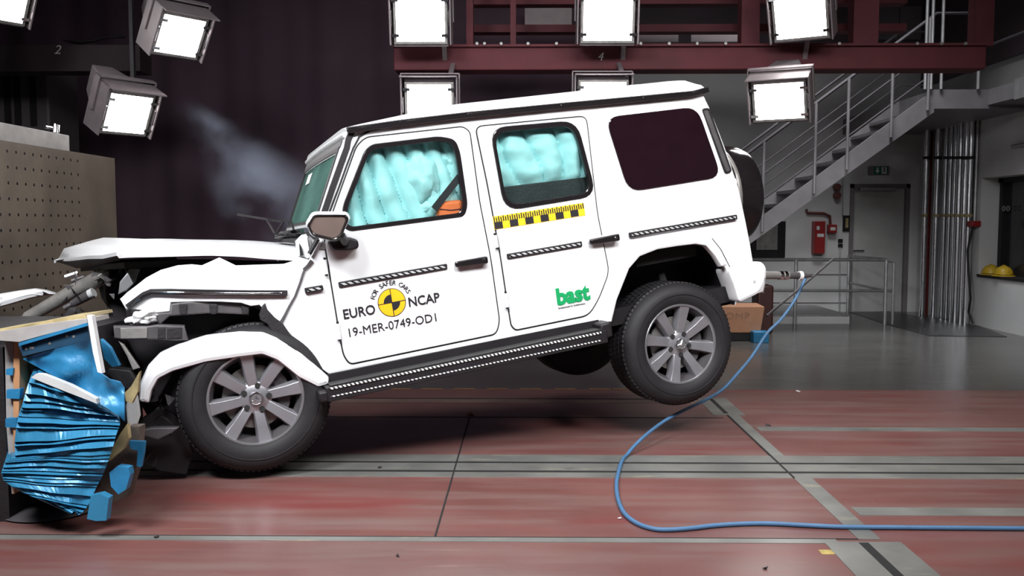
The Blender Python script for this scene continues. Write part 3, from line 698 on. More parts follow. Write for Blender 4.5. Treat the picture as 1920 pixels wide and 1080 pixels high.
for i, (a, b, c_, Y, r_) in enumerate([(122, 522, 12, 1.1, .014), (134, 530, 10, 1.05, .012)]):
    MB().tube([S3(a, b - 6 + c_ * .3, Y), S3(a + 24, b - 14 + c_ * .3, Y)], r_, 8).build('torn_duct', M['alu'] if i == 0 else M['greyp'], car, smooth=40)
# far front bumper end beyond the barrier
fb = [(-6, 552), (0, 551), (30, 546), (61, 542), (82, 545), (104, 552), (82, 555), (55, 561), (25, 570), (0, 577), (-6, 578)]
plate('front_bumper', [SP(fb, 1.25)], 1.25, .16, M['white'], car, .03)
MB().tube([S3(40, 562, 1.5), S3(28, 565, 1.5)], .012, 8).build('bumper_clip', M['black'], car)
# wiper and cowl debris
g = MB(); g.tube([S3(445, 402, .85), S3(500, 411, .8), S3(528, 415, .75)], .006, 6); g.tube([S3(500, 411, .8), S3(516, 438, .6)], .008, 6); g.build('windscreen_wiper', M['black'], car)
g = MB(); g.tube([S3(516, 440, .55), S3(532, 414, .5), S3(546, 414, .45), S3(551, 432, .4)], .007, 6); g.build('windscreen_wiper', M['black'], car)
blob('cowl_block', S3(541, 440, .4), (.07, .16, .022), M['dark'], seed=2, amp=.8, seg=16)
plate('cowl_corner', [SP([(560, 480), (556, 452), (568, 440), (580, 438), (597, 452), (592, 476), (577, 486)], .06)], .05, .1, M['white'], car, .01)
plate('cowl_gap', [SP([(561, 456), (565, 462), (569, 478), (563, 480)], .04)], .035, .02, M['joint'], car, .001)
strip('panel_fold', [(584, 488), (577, 498), (569, 506)], .016, -.012, .012, M['greyp'])
strip('panel_fold', [(570, 508), (563, 530), (553, 556), (542, 575), (527, 606)], .012, -.010, .012, M['greyp'])
# front wreckage below the wing
plate('torn_bumper_skin', [SP([(236, 760), (240, 745), (256, 728), (262, 762), (264, 778), (258, 796), (240, 808)], -.05)], -.07, .05, M['whitein'], car, .008)
plate('torn_liner', [SP([(256, 806), (290, 801), (336, 801), (322, 812), (296, 824), (262, 815)], -.02)], -.03, .05, M['greyp'], car, .006)
plate('torn_liner', [SP([(262, 790), (300, 760), (345, 790), (362, 850), (350, 890), (300, 884), (262, 870), (250, 830)], .14)], .14, .05, M['black'], car, .006)
for k in range(26):
    px, py = random.uniform(258, 350), random.uniform(700, 880); Y = random.uniform(.0, .3); c = S3(px, py, Y); g = MB()
    d1, d2, d3 = [Vector((random.uniform(-1, 1), random.uniform(-.5, .5), random.uniform(-1, 1))) * random.uniform(.02, .07) for _ in range(3)]
    g.add([c, c + d1, c + d2, c + d3], [(0, 1, 2), (0, 2, 3), (0, 3, 1), (1, 2, 3)]); g.build('wreckage_shard', random.choice([M['black'], M['dark'], M['greyp'], M['black'], M['black'], M['dark']]), car)
for k in range(34):
    px, py = random.uniform(110, 330), random.uniform(500, 600); Y = random.uniform(.35, 1.1); c = S3(px, min(py, 600 - (px < 160) * 20), Y); g = MB()
    d1, d2, d3 = [Vector((random.uniform(-1, 1), random.uniform(-.5, .5), random.uniform(-1, 1))) * random.uniform(.02, .06) for _ in range(3)]
    g.add([c, c + d1, c + d2, c + d3], [(0, 1, 2), (0, 2, 3), (0, 3, 1), (1, 2, 3)]); g.build('wreckage_shard', random.choice([M['black'], M['dark'], M['greyp'], M['black'], M['dark'], M['greyp']]), car)
plate('radiator_core', [SP([(235, 500), (330, 490), (345, 610), (300, 700), (270, 760), (245, 700), (235, 600)], .5)], .5, .3, M['black'], car, .02)
plate('radiator_core', [SP([(170, 492), (330, 480), (345, 620), (230, 620), (190, 560)], 1.15)], 1.15, .3, M['black'], car, .02)
plate('broken_bracket', [SP([(222, 640), (232, 646), (262, 690), (249, 694), (238, 668)], -.02)], -.02, .04, M['greym'], car, .005)
plate('radiator_support', [SP([(205, 690), (245, 694), (262, 722), (244, 735), (225, 722), (196, 700)], -.01)], -.01, .1, M['dark'], car, .008)
# ================================================================ THE HALL
def struct(o): o['kind'] = 'structure'; return o
XR, YB = 5.92, 13.75      # right wall and back wall planes
XL = -9.0
# floor: red painted front part, grey polished back part
def floormat(name, col, rough, c2):
    m = mat(name, col, rough, 0, .18, 1.3, .03, bscale=40, spec=.5); nt = m.node_tree; N = nt.nodes; L = nt.links; b = N['Principled BSDF']
    tc = N.new('ShaderNodeTexCoord'); mp = N.new('ShaderNodeMapping'); mp.inputs['Scale'].default_value = (.6, 5, 1); nz = N.new('ShaderNodeTexNoise'); nz.inputs['Scale'].default_value = 1.6; nz.inputs['Detail'].default_value = 7
    L.new(tc.outputs['Object'], mp.inputs[0]); L.new(mp.outputs[0], nz.inputs['Vector'])
    mr = N.new('ShaderNodeMapRange'); mr.inputs[1].default_value = .42; mr.inputs[2].default_value = .72; mr.inputs[3].default_value = 0; mr.inputs[4].default_value = .75
    L.new(nz.outputs['Fac'], mr.inputs[0]); mx = N.new('ShaderNodeMix'); mx.data_type = 'RGBA'; mx.inputs['B'].default_value = c2 + (1,)
    src = b.inputs['Base Color'].links[0].from_socket; L.new(src, mx.inputs['A']); L.new(mr.outputs[0], mx.inputs[0]); L.new(mx.outputs['Result'], b.inputs['Base Color'])
    m2 = N.new('ShaderNodeMapRange'); m2.inputs[3].default_value = rough * .75; m2.inputs[4].default_value = rough * 1.3; L.new(nz.outputs['Fac'], m2.inputs[0]); L.new(m2.outputs[0], b.inputs['Roughness'])
    return m
M['redfloor'] = floormat('red_floor_paint', (.175, .072, .065), .30, (.20, .135, .122))
wear(M['redfloor'], (.055, .045, .045), (.9, 3.2, 1), .66, .74, .6); wear(M['redfloor'], (.33, .24, .19), (1.2, 22, 1), .64, .70, .45); wear(M['redfloor'], (.20, .03, .03), (.5, 1.6, 1), .55, .68, .5, detail=3)
M['wallshade'] = mat('upper_wall_shade', (.10, .075, .09), .6, 0, .15, 2)  # dimness of the upper walls put into a dark sheet colour
M['greyfloor'] = floormat('grey_floor_paint', (.08, .077, .074), .22, (.105, .10, .092))
YG = Fl(1600, 732).y
struct(box('floor', (XL, -2.0, -.12), (XR + .3, YB + 2, 0), M['greyfloor']))
struct(box('trim_1', (XL, -1.9, 0), (XR, YG, .003), M['redfloor']))
struct(box('ceiling', (XL, -2.0, 6.2), (XR + .3, YB + 2, 6.35), M['curtain']))
struct(box('wall_left', (XL - .15, -2, -.12), (XL, YB + 2, 6.2), M['walldk']))
XD = Fl(1608, 1010).x          # cross joint in the floor, seen running away to the upper left
n_ = [2]
def trim(a, b, mt):
    o = struct(box('trim_%d' % n_[0], a, b, mt)); n_[0] += 1; return o
def hstrip(ya, yb, x0, x1, mt, z=.005, z0=.0): a = Fl(1200, ya).y; b = Fl(1200, yb).y; return trim((x0, min(a, b), z0), (x1, max(a, b), z), mt)
sf = M['steelfl']; jt = M['joint']
hstrip(801, 808, XD + .1, XR, sf, .005)
hstrip(855, 897, XL, XR, sf, .005)
hstrip(868.5, 871, XL, XR, jt, .0062); hstrip(885, 888, XL, XR, jt, .0062)
hstrip(951, 966, XD + .12, XR, sf, .005)
hstrip(1011, 1019, XL, XD - .1, sf, .005)
hstrip(748.6, 749.8, XL, XD - .1, jt, .0045); hstrip(783.6, 784.6, XL, XD - .05, jt, .0045)
hstrip(750, 757, XL, XD - .1, mat('worn_floor_band', (.21, .14, .12), .4, 0, .25, 4), .004)
hstrip(1009.8, 1011, XL, XD, jt, .0055)
# cross plates at the joint
def vstrip(x0, x1, yn, yf, mt, z=.0055): return trim((x0, Fl(1200, yn).y, 0), (x1, Fl(1200, yf).y, z), mt)
vstrip(XD - .10, XD + .12, 779, 747, sf); vstrip(XD - .015, XD + .015, 776, 749, jt, .0066)
vstrip(XD + .005, XD + .075, 866, 779, sf, .0056); vstrip(XD - .008, XD + .004, 897, 779, jt, .0068)
vstrip(XD - .004, XD + .09, 1011, 897, sf, .0056)
trim((XD - .16, 2.6, 0), (XD + .16, Fl(1600, 1018).y, .0058), sf); trim((XD - .02, 2.6, 0), (XD + .02, Fl(1600, 1020).y, .0068), jt)
x2 = Fl(880, 785).x; vstrip(x2 - .004, x2 + .004, 1010, 784, jt, .0066)
# yellow tape mark and dashes
a, b = Fl(1538, 1041), Fl(1612, 1033); a.x = Fl(1538, 1037).x; b.x = Fl(1612, 1037).x + .03
tag(box('floor_tape', (a.x, a.y, .003), (b.x - .03, b.y, .0045), mat('worn_yellow_tape', (.42, .32, .10), .6, 0, .3, 20)), 'short worn yellow tape stuck on the red floor near the slotted floor plate', 'tape')
yd = Fl(900, 730).y
for k, px in enumerate((672, 730, 790, 850, 912, 975, 1040, 1105, 1150)):
    a, b = Fl(px, 731), Fl(px + 40, 729)
    tag(box('floor_dash', (a.x, a.y, 0), (b.x, b.y, .0045), M['tapeo'] if 'tapeo' in M else M.setdefault('tapeo', mat('faded_orange_tape', (.30, .17, .07), .6, 0, .3, 20))), 'faded orange tape dash on the floor under the car, ' + ['leftmost', 'second from the left', 'third from the left', 'fourth from the left', 'middle one of nine', 'fourth from the right', 'third from the right', 'second from the right', 'rightmost, nearest the rear wheel'][k], 'tape', 'faded orange tape dashes under the car')
# back wall: white part to the right, black curtain to the left
XC = Wy(1115, 300, YB).x
def wallseg(a, b, mt, name): return struct(box(name, a, b, mt))
d0, d1 = Wy(1594, 345, YB), Wy(1699, 585, YB)
wallb = MB()
wallb.box((XC - .5, YB, 0), (d0.x, YB + .2, 6.2)); wallb.box((d1.x, YB, 0), (XR + .3, YB + .2, 6.2)); wallb.box((d0.x, YB, d0.z), (d1.x, YB + .2, 6.2))
struct(wallb.build('wall_back', M['wall']))
struct(box('wall_far', (XL, YB + .05, 0), (XC - .5, YB + .2, 6.2), M['curtain']))
g = MB(); rows = []
N_ = 200; yC = 10.6; xa = XL + .1; xb = Wy(1170, 300, yC).x
for z in (0.02, 6.0): rows.append([(xa + (xb - xa) * i / N_, yC + .012 * math.sin(i * .9) + .025 * math.sin(i * .37), z) for i in range(N_ + 1)])
g.grid(rows, .02, (0, 1, 0)); tag(g.build('stage_curtain', M['curtain'], smooth=60), 'tall black curtain hanging behind the car and the left lamps', 'curtain')
# dark sheets added high on the back and right walls to keep them dim
zc = Wy(1600, 84, YB).z
struct(box('trim_%d' % n_[0], (XC - .4, YB - .05, zc), (XR, YB - .01, 6.2), M['wallshade'])); n_[0] += 1
struct(box('trim_%d' % n_[0], (XR - .05, -1.9, 3.35), (XR - .005, YB - .06, 6.2), M['wallshade'])); n_[0] += 1
for k_, (p0, p1) in enumerate((((1634, 14), (1680, 76)), ((1684, 14), (1722, 76)), ((1765, 28), (1826, 76)))):
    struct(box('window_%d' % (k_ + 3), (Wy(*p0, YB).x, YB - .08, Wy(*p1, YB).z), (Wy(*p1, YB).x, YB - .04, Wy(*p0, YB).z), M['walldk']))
# door in the back wall with recess
door = struct(box('door_1', (d0.x + .06, YB + .05, d1.z - .02), (d1.x - .06, YB + .10, d0.z - .06), mat('door_leaf', (.50, .50, .49), .6, 0, .05)))
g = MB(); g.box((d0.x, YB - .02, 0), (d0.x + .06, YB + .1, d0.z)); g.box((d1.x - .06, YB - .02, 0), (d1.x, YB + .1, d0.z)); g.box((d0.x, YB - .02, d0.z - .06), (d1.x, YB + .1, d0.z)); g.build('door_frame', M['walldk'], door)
a = Wy(1603, 470, YB); g = MB(); g.tube([a + Vector((0, .05, 0)), a + Vector((0, -.05, 0)), a + Vector((.12, -.05, 0))], .012, 8); g.build('door_handle', M['chrome'], door)
a, b = Wy(1612, 352, YB), Wy(1680, 357, YB); g = MB(); g.box((a.x, YB - .04, b.z), (b.x, YB + .05, a.z)); g.build('door_closer', M['galv'], door, .005)
# dark window behind the stair foot
a, b = Wy(1405, 415, YB), Wy(1470, 483, YB)
win = struct(box('window_1', (a.x, YB - .05, b.z), (b.x, YB + .01, a.z), M['black']))
box('pane', (a.x + .1, YB - .06, b.z + .12), (b.x - .12, YB - .045, a.z - .02), M['greym'], win)
# wall ledges along the back wall
for py in (515, 545, 568):
    a = Wy(1300, py, YB); struct(box('trim_%d' % n_[0], (XC + 1, YB - .012, a.z), (d0.x - .02, YB, a.z + .012), M['walldk'])); n_[0] += 1
# plinth / low platform in front of the wall
yp = Fl(1500, 607).y; xp0, xp1 = Fl(1150, 607).x, Fl(1592, 607).x
zt = Wy(1500, 590, yp).z
struct(box('trim_%d' % n_[0], (xp0, yp, 0), (xp1, YB - .3, zt - .02), M['wall'])); n_[0] += 1
struct(box('trim_%d' % n_[0], (xp0, yp - .01, zt - .02), (xp1, YB - .25, zt), M['galv'])); n_[0] += 1
# right wall with the deep window opening
wy0, wy1 = Wx(1840, 345, XR).y, 7.0
zs, ztop = Wx(1850, 516, XR).z, Wx(1842, 334, XR).z
g = MB(); g.box((XR, wy0, 0), (XR + .4, YB + .2, 6.2)); g.box((XR, -2, 0), (XR + .4, wy0, zs)); g.box((XR, -2, ztop), (XR + .4, wy0, 6.2)); g.box((XR, -2, zs), (XR + .4, wy1, ztop))
struct(g.build('wall_right', M['wall']))
win2 = struct(box('window_2', (XR + .28, wy1, zs), (XR + .36, wy0, ztop), mat('dark_window', (.03, .03, .035), .15, 0, .2)))
g = MB(); 
for y in (wy1 + .05, wy0 - .08, 9.6): g.box((XR + .22, y - .04, zs), (XR + .3, y + .04, ztop))
g.box((XR + .22, wy1, zs), (XR + .3, wy0, zs + .06)); g.box((XR + .22, wy1, ztop - .06), (XR + .3, wy0, ztop)); g.build('window_frame', M['dark'], win2)
g = MB()
for px in (1883, 1891): a = Wx(px, 391, XR + .21); g.lathe([(.025, 0), (.035, 0), (.035, .01), (.025, .01)], 16, Matrix.Translation(a) @ Matrix.Rotation(R(90), 4, 'Z'), close=True)
g.build('window_handle', M['galv'], win2)
struct(box('trim_%d' % n_[0], (XR - .02, wy1, zs - .03), (XR + .24, wy0, zs + .004), M['dark'])); n_[0] += 1
# grating set in the floor in front of the door
pts = [Fl(*p) for p in ((1594, 586), (1665, 584), (1835, 611), (1888, 632), (1742, 630), (1665, 609))]
g = MB(); n = len(pts); g.add([Vector((p.x, p.y, 0)) for p in pts] + [Vector((p.x, p.y, .006)) for p in pts], [tuple(range(n - 1, -1, -1)), tuple(range(n, 2 * n))] + [(i, (i + 1) % n, n + (i + 1) % n, n + i) for i in range(n)])
tag(g.build('floor_mat', stripe('mat_ribs', (.02, .02, .022), (.035, .035, .037), 0, .06)), 'dark rubber mat on the grey floor in front of the door', 'mat')
# ---------------------------------------------------------------- stairs
ys0, ys1 = 10.7, 11.7
def sp_(px, py, y): return Wy(px, py, y)
lo = sp_(1431, 425, ys0); hi = sp_(1752, 189, ys0); dv = (hi - lo).normalized()
sl = (hi.z - lo.z) / (hi.x - lo.x)
def sz(x): return lo.z + sl * (x - lo.x)
xb0 = lo.x - lo.z / sl - .02
xt = hi.x
stair = empty('staircase', (xb0, ys0, 0), 0, 'steel staircase climbing to the gallery at the right rear of the hall', 'staircase')
def chd(o): o.parent = stair; o.matrix_parent_inverse = Matrix.Translation(-Vector((xb0, ys0, 0))); return o
for y in (ys0, ys1):
    g = MB(); hh = .13; g.hexa([(xb0 + .1, y, .0), (xt, y, sz(xt) - hh), (xt, y + .03, sz(xt) - hh), (xb0 + .1, y + .03, .0), (xb0, y, .12), (xt, y, sz(xt) + hh), (xt, y + .03, sz(xt) + hh), (xb0, y + .03, .12)])
    chd(g.build('stringer', M['stairm']))
nst = 16
for i in range(1, nst):
    z = sz(xt) * i / nst + .02; x = xb0 + (xt - xb0) * i / nst
    chd(box('tread', (x - .14, ys0 + .03, z - .035), (x + .13, ys1, z), M['stairm']))
for y in (ys0 + .01, ys1 + .02):
    g = MB()
    for hgt, r_ in ((1.0, .02), (.62, .010), (.33, .010)): g.tube([(xb0 + .25, y, sz(xb0 + .25) + hgt), (xt, y, sz(xt) + hgt), (xt + .4, y, sz(xt) + hgt)], r_, 8)
    chd(g.build('handrail', M['raild'], smooth=40))
for x in [sp_(px, 300, ys0).x for px in (1330, 1431, 1527, 1587, 1668, 1735)]:
    chd(MB().tube([(x, ys0 - .02, sz(x) - .05), (x, ys0 - .02, sz(x) + 1.0)], .018, 8).build('rail_post', M['stairm'], smooth=40))
# gallery landing along the back and right walls
zg = sz(xt) + .13
g = MB(); g.box((xt, ys0, zg - .22), (XR - .02, YB - .02, zg)); g.box((XR - .55, 2, zg - .18), (XR - .02, ys0, zg))
gal = tag(g.build('gallery', M['stairm']), 'steel gallery platform above the silver pipes along the right wall', 'platform')
g = MB(); g.box((XR - .57, 4, zg - .2), (XR - .55, ys0 - .6, zg + .02)); g.build('fascia', M['galv'], gal)
for px in (1733, 1744, 1763, 1832):
    a = Wy(px, 160, ys0); MB().tube([(a.x, ys0 - .02, zg), (a.x, ys0 - .02, zg + 1.05)], .018, 8).build('rail_post', M['galv'], gal, smooth=40)
for y in (9.9, 9.0, 8.0): MB().tube([(XR - .56, y, zg), (XR - .56, y, zg + 1.05)], .018, 8).build('rail_post', M['galv'], gal, smooth=40)
g = MB()
for h in (1.05, .5): g.tube([(xt, ys0 - .02, zg + h), (XR - .56, ys0 - .02, zg + h), (XR - .56, 6, zg + h)], .016, 8)
g.build('handrail', M['raild'], gal, smooth=40)
g = MB(); g.tube([(XR - .04, ys0 + .4, zg - .62), (XR - .04, 4, zg - .62)], .018, 8); tag(g.build('conduit_pipe', M['galv'], smooth=40), 'thin pipe along the right wall under the gallery', 'pipe')
# ---------------------------------------------------------------- front railing
yr = yp - .06
rail_ = empty('guard_railing', (xp0, yr, 0), 0, 'galvanised tube railing in front of the white door and low platform', 'railing')
def tubew(name, pts, r, mt, parent, n=8):
    o = MB().tube(pts, r, n).build(name, mt, smooth=40)
    o.parent = parent
    if parent: o.matrix_parent_inverse = Matrix.Translation(parent.location).inverted()
    return o
zr = Wy(1500, 487, yr).z; xr1 = Wy(1662, 487, yr).x; zm = Wy(1500, 545, yr).z; xw = Wy(1676, 490, yr).x
tubew('top_rail', [(xp0, yr, zr), (xr1, yr, zr)], .022, M['galv'], rail_); tubew('middle_rail', [(xp0, yr, zm), (xw, yr, zm)], .018, M['galv'], rail_)
for px in (1300, 1493, 1662):
    x = Wy(px, 487, yr).x; tubew('post', [(x, yr, 0), (x, yr, zr)], .024, M['galv'], rail_)
tubew('end_post', [(xr1, yr - .01, zr - .03), (xw, yr - .01, zr - .035), (xw, yr - .01, 0)], .020, M['galv'], rail_)
yq = 13.2; p0 = Wy(1592, 480, yq); tubew('return_rail', [(p0.x, yq, p0.z), (xr1, yr, zr)], .020, M['galv'], rail_); p1 = Wy(1592, 530, yq); tubew('return_rail', [(p1.x, yq, p1.z), (xr1, yr, zm)], .016, M['galv'], rail_)
tubew('post', [(p0.x, yq, .001), (p0.x, yq, p0.z)], .022, M['galv'], rail_)
# ---------------------------------------------------------------- pipes
pl = [(1728, 592, 4.5, 230), (1749, 594, 5, 232), (1764, 597, 3.5, 236), (1773, 600, 3.5, 238), (1781, 602, 3.5, 238), (1790, 605, 6, 232), (1800, 607, 5, 230), (1809, 608, 6, 228)]
M['pipe'] = mat('polished_pipe', (.85, .86, .9), .24, 1, .03)
pos = ['leftmost, standing apart left of the red pipe', 'second from the left, right beside the red pipe', 'third from the left, a thin one', 'fourth from the left, middle thin one', 'fifth from the left, last thin one', 'sixth from the left, wide', 'second from the right', 'rightmost, beside the hanging black cable']
for (px, py, rp, pt), ps in zip(pl, pos):
    f = Fl(px, py); r_ = rp * 1.08 / FPX * f.y
    o = MB().tube([(f.x, f.y, .0), (f.x, f.y, zg - .22)], r_, 14).build('vertical_pipe', M['pipe'], smooth=40)
    tag(o, 'silver pipe, ' + ps, 'pipe', 'shiny silver pipes under the gallery')
    for z in (.0 + Wy(px, 404, f.y).z, Wy(px, 296, f.y).z): MB().tube([(f.x, f.y, z - .02), (f.x, f.y, z + .02)], r_ * 1.25, 14).build('pipe_clamp', M['tan'] if z < 1.6 else M['dark'], o, smooth=40)
f = Fl(1740, 592); tag(MB().tube([(f.x, f.y + .12, 0), (f.x, f.y + .12, zg - .22)], .045, 12).build('vertical_pipe', mat('red_pipe', (.16, .02, .02), .4), smooth=40), 'dark red pipe between the leftmost silver pipe and the row', 'pipe')
for px, nm in ((1822, 'left one of two'), (1831, 'right one of two')):
    a = Wx(px, 300, XR - .03); tag(MB().tube([(XR - .03, a.y, Wx(px, 418, XR - .03).z), (XR - .03, a.y, zg - .2)], .02, 8).build('conduit_pipe', M['galv'], smooth=40), 'grey conduit on the right wall above the red switch, %s' % nm, 'conduit')
a = Wx(1826, 420, XR - .06); sw_ = tag(box('wall_switch', (XR - .12, a.y - .07, a.z - .035), (XR, a.y + .07, a.z + .04), M['redbox'], None, .01), 'small red switch box on the right wall beside the pipes', 'switch box')
cb = [Wx(1824, 426, XR - .08), Wx(1814, 470, XR - .12), Wx(1816, 510, XR - .12), Wx(1820, 560, XR - .12), Wx(1816, 585, XR - .12), Wx(1822, 600, XR - .12), Wx(1824, 606, XR - .12)]
tag(MB().tube(cb, .014, 6).build('hanging_cable', M['black'], smooth=40), 'black cable hanging by the rightmost silver pipe', 'cable')
a, b = Fl(1723, 594), Wy(1733, 497, Fl(1724, 590).y - .12); tag(MB().tube([a, b], .010, 6).build('metal_rod', M['galv']), 'thin metal rod leaning on the leftmost silver pipe', 'rod')
# ---------------------------------------------------------------- things on the walls
def wbox(name, p0, p1, dep, mt, label, cat, bev=.006, y=YB, parent=None):
    a, b = Wy(*p0, y), Wy(*p1, y); o = box(name, (a.x, y - dep, b.z), (b.x, y, a.z), mt, parent, bev)
    return tag(o, label, cat)
def wtxt(name, s, px, py, y, size, mt, parent, sx=1, shear=0, th=.002):
    p = Wy(px, py, y); T = Matrix(((1, 0, 0, p.x), (0, 0, -1, y), (0, 1, 0, p.z), (0, 0, 0, 1))); return text(name, s, size, mt, parent, T, th, sx, shear=shear)
fx = wbox('extinguisher_cabinet', (1522, 415), (1540, 475), .16, M['redbox'], 'tall red fire extinguisher cabinet on the back wall', 'cabinet')
wbox('cabinet_notice', (1526, 438), (1538, 444), .165, M['textwhite'], None, None, .001, YB, fx); wbox('cabinet_symbol', (1525, 424), (1530, 431), .165, M['textwhite'], None, None, .001, YB, fx)
al = wbox('alarm_box', (1550, 421), (1565, 437), .10, M['redbox'], 'small square red alarm box right of the fire extinguisher cabinet', 'alarm'); wbox('alarm_window', (1553, 426), (1562, 432), .105, M['textwhite'], None, None, .001, YB, al)
g = MB(); g.tube([Wy(1512, 392, YB - .03), Wy(1514, 399, YB - .03), Wy(1545, 400, YB - .03), Wy(1556, 405, YB - .03), Wy(1557, 422, YB - .03)], .020, 8); tag(g.build('bent_pipe', M['dullred'], smooth=40), 'bent dull red pipe running down to the red alarm box', 'pipe')
bn = wbox('call_sign', (1580, 404), (1592, 434), .03, M['black'], 'dark panel with a golden figure beside the door frame', 'sign'); wbox('sign_figure', (1584, 409), (1589, 427), .035, M['tan'], None, None, .001, YB, bn)
for py, s in ((346, 'upper'), (362, 'lower')):
    a = Wy(1568, py + 5, YB); tag(MB().lathe([(0, 0), (.05, 0), (.055, .04), (.055, .08), (0, .08)], 20, Matrix.Translation((a.x, YB - .08, a.z))).build('alarm_beacon', M['dullred'], smooth=40), '%s of two round red beacons under the stairs' % s, 'beacon')
for py, s in ((448, 'upper'), (457, 'lower')):
    o = wbox('light_switch', (1571, py), (1579, py + 7), .03, M['black'], '%s of two small black wall switches left of the door' % s, 'switch')
g = MB(); 
g.tube([Wy(1575, 464, YB - .02), Wy(1574, 586, YB - .02)], .010, 6); g.tube([Wy(1580, 404, YB - .02), Wy(1580, 330, YB - .02)], .010, 6); tag(g.build('conduit_pipe', M['galv']), 'thin grey conduit on the back wall left of the door', 'conduit')
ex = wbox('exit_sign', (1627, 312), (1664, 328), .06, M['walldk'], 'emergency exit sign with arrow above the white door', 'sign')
wbox('sign_face', (1635, 313), (1661, 327), .065, mat('sign_green', (.015, .16, .10), .5), None, None, .001, YB, ex)
g = MB(); c_ = Wy(1642, 320, YB); y_ = YB - .068
for (x0_, z0_, x1_, z1_) in ((-.012, -.005, .012, .045),): g.box((c_.x + x0_, y_ - .002, c_.z + z0_), (c_.x + x1_, y_, c_.z + z1_))
g.add([(c_.x - .035, y_ - .002, c_.z), (c_.x + .035, y_ - .002, c_.z), (c_.x, y_ - .002, c_.z - .042), (c_.x - .035, y_, c_.z), (c_.x + .035, y_, c_.z), (c_.x, y_, c_.z - .042)], [(0, 1, 2), (3, 5, 4), (0, 3, 4, 1), (1, 4, 5, 2), (2, 5, 3, 0)]); g.build('sign_arrow', M['textwhite'], ex)
wbox('sign_door', (1650, 314), (1659, 326), .068, M['textwhite'], None, None, .001, YB, ex)
g = MB(); c_ = Wy(1654.5, 319.5, YB); y_ = YB - .07
g.lathe([(0, 0), (.010, 0), (.010, .004), (0, .004)], 10, Matrix.Translation((c_.x, y_ - .002, c_.z + .032)))
for p, q in (((0, .022), (-.008, -.01)), ((-.008, -.01), (.018, -.022)), ((-.008, -.01), (-.022, -.035)), ((0, .016), (.02, .004)), ((0, .016), (-.02, .012))): g.tube([(c_.x + p[0], y_, c_.z + p[1]), (c_.x + q[0], y_, c_.z + q[1])], .005, 5)
g.build('sign_runner', M['textblack'], ex)
# hard hats on the sill
for px, lab in ((1855, 'yellow hard hat on the window sill, left one'), (1879, 'yellow hard hat on the window sill, right one')):
    a = Wx(px, 514, XR + .06); h = empty('hard_hat', (XR + .08, a.y, zs + .004), 0, lab, 'hard hat', 'hard hats on the window sill')
    g = MB(); rows = [(.11 * math.sin(R(t)), .11 * math.cos(R(t)) + .02) for t in range(0, 91, 10)]
    T = Matrix.Rotation(R(90), 4, 'X'); g.lathe([(r_, z_) for r_, z_ in rows], 28, Matrix.Rotation(R(90), 4, 'X')); g.build('shell', M['hat'], h, smooth=50)
    MB().lathe([(.10, .014), (.135, .006), (.137, .0), (.10, .004)], 28, Matrix.Rotation(R(90), 4, 'X')).build('brim', M['hat'], h, smooth=50)
    g = MB(); g.tube([(.0 + .0, -.112 * math.sin(R(t)), .112 * math.cos(R(t)) + .022) for t in range(-70, 71, 14)], .008, 6); g.build('ridge', M['hat'], h)
# ---------------------------------------------------------------- lamp gantry
YGN = 8.15
zb0, zb1 = Wy(1000, 131, YGN).z, Wy(1000, 86, YGN).z
gan = empty('lamp_gantry', (0, YGN, 0), 0, 'dark steel gantry tinted maroon by painted lamp glare, with lamp rows and the white number 4', 'gantry')
def gch(o): o.parent = gan; o.matrix_parent_inverse = Matrix.Translation((0, YGN, 0)).inverted(); return o
xg0 = Wy(738, 100, YGN).x
lb = tag(box('dark_beam', (XL + .1, YGN, zb0), (Wy(262, 100, YGN).x, YGN + .25, zb1 + .02), mat('dark_beam', (.03, .018, .022), .7)), 'dark steel beam at upper left with a white number 2', 'beam')
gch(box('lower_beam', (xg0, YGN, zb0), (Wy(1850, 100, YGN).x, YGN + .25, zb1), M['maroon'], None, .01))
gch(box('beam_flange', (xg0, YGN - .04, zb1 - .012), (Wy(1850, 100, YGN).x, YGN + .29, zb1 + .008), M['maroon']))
for (px, wd) in ((962, .05), (1410, .16), (1628, .22), (1852, .16), (880, .06)):
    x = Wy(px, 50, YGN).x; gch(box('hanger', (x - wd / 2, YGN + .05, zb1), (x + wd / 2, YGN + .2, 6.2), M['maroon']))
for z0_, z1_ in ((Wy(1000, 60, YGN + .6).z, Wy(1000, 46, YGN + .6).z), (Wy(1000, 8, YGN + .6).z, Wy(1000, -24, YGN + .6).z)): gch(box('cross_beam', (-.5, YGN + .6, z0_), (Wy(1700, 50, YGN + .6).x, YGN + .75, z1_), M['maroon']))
for px in (895, 909, 940, 990, 1043, 1200, 1253, 1305, 1358, 1570, 1715, 1760, 1805): a = Wy(px, 84, YGN); gch(MB().lathe([(0, 0), (.014, 0), (.014, .03), (0, .03)], 8, Matrix.Translation((a.x, YGN - .06, a.z))).build('bolt', M['greym']))
gch(wtxt('number', '4', 1120, 113, YGN - .004, .10, M['textwhite'], None, shear=.25)); 
wtxt('number', '2', 101, 101, YGN - .003, .11, mat('faded_white', (.6, .55, .57), .6), lb, 1.1, shear=.3)
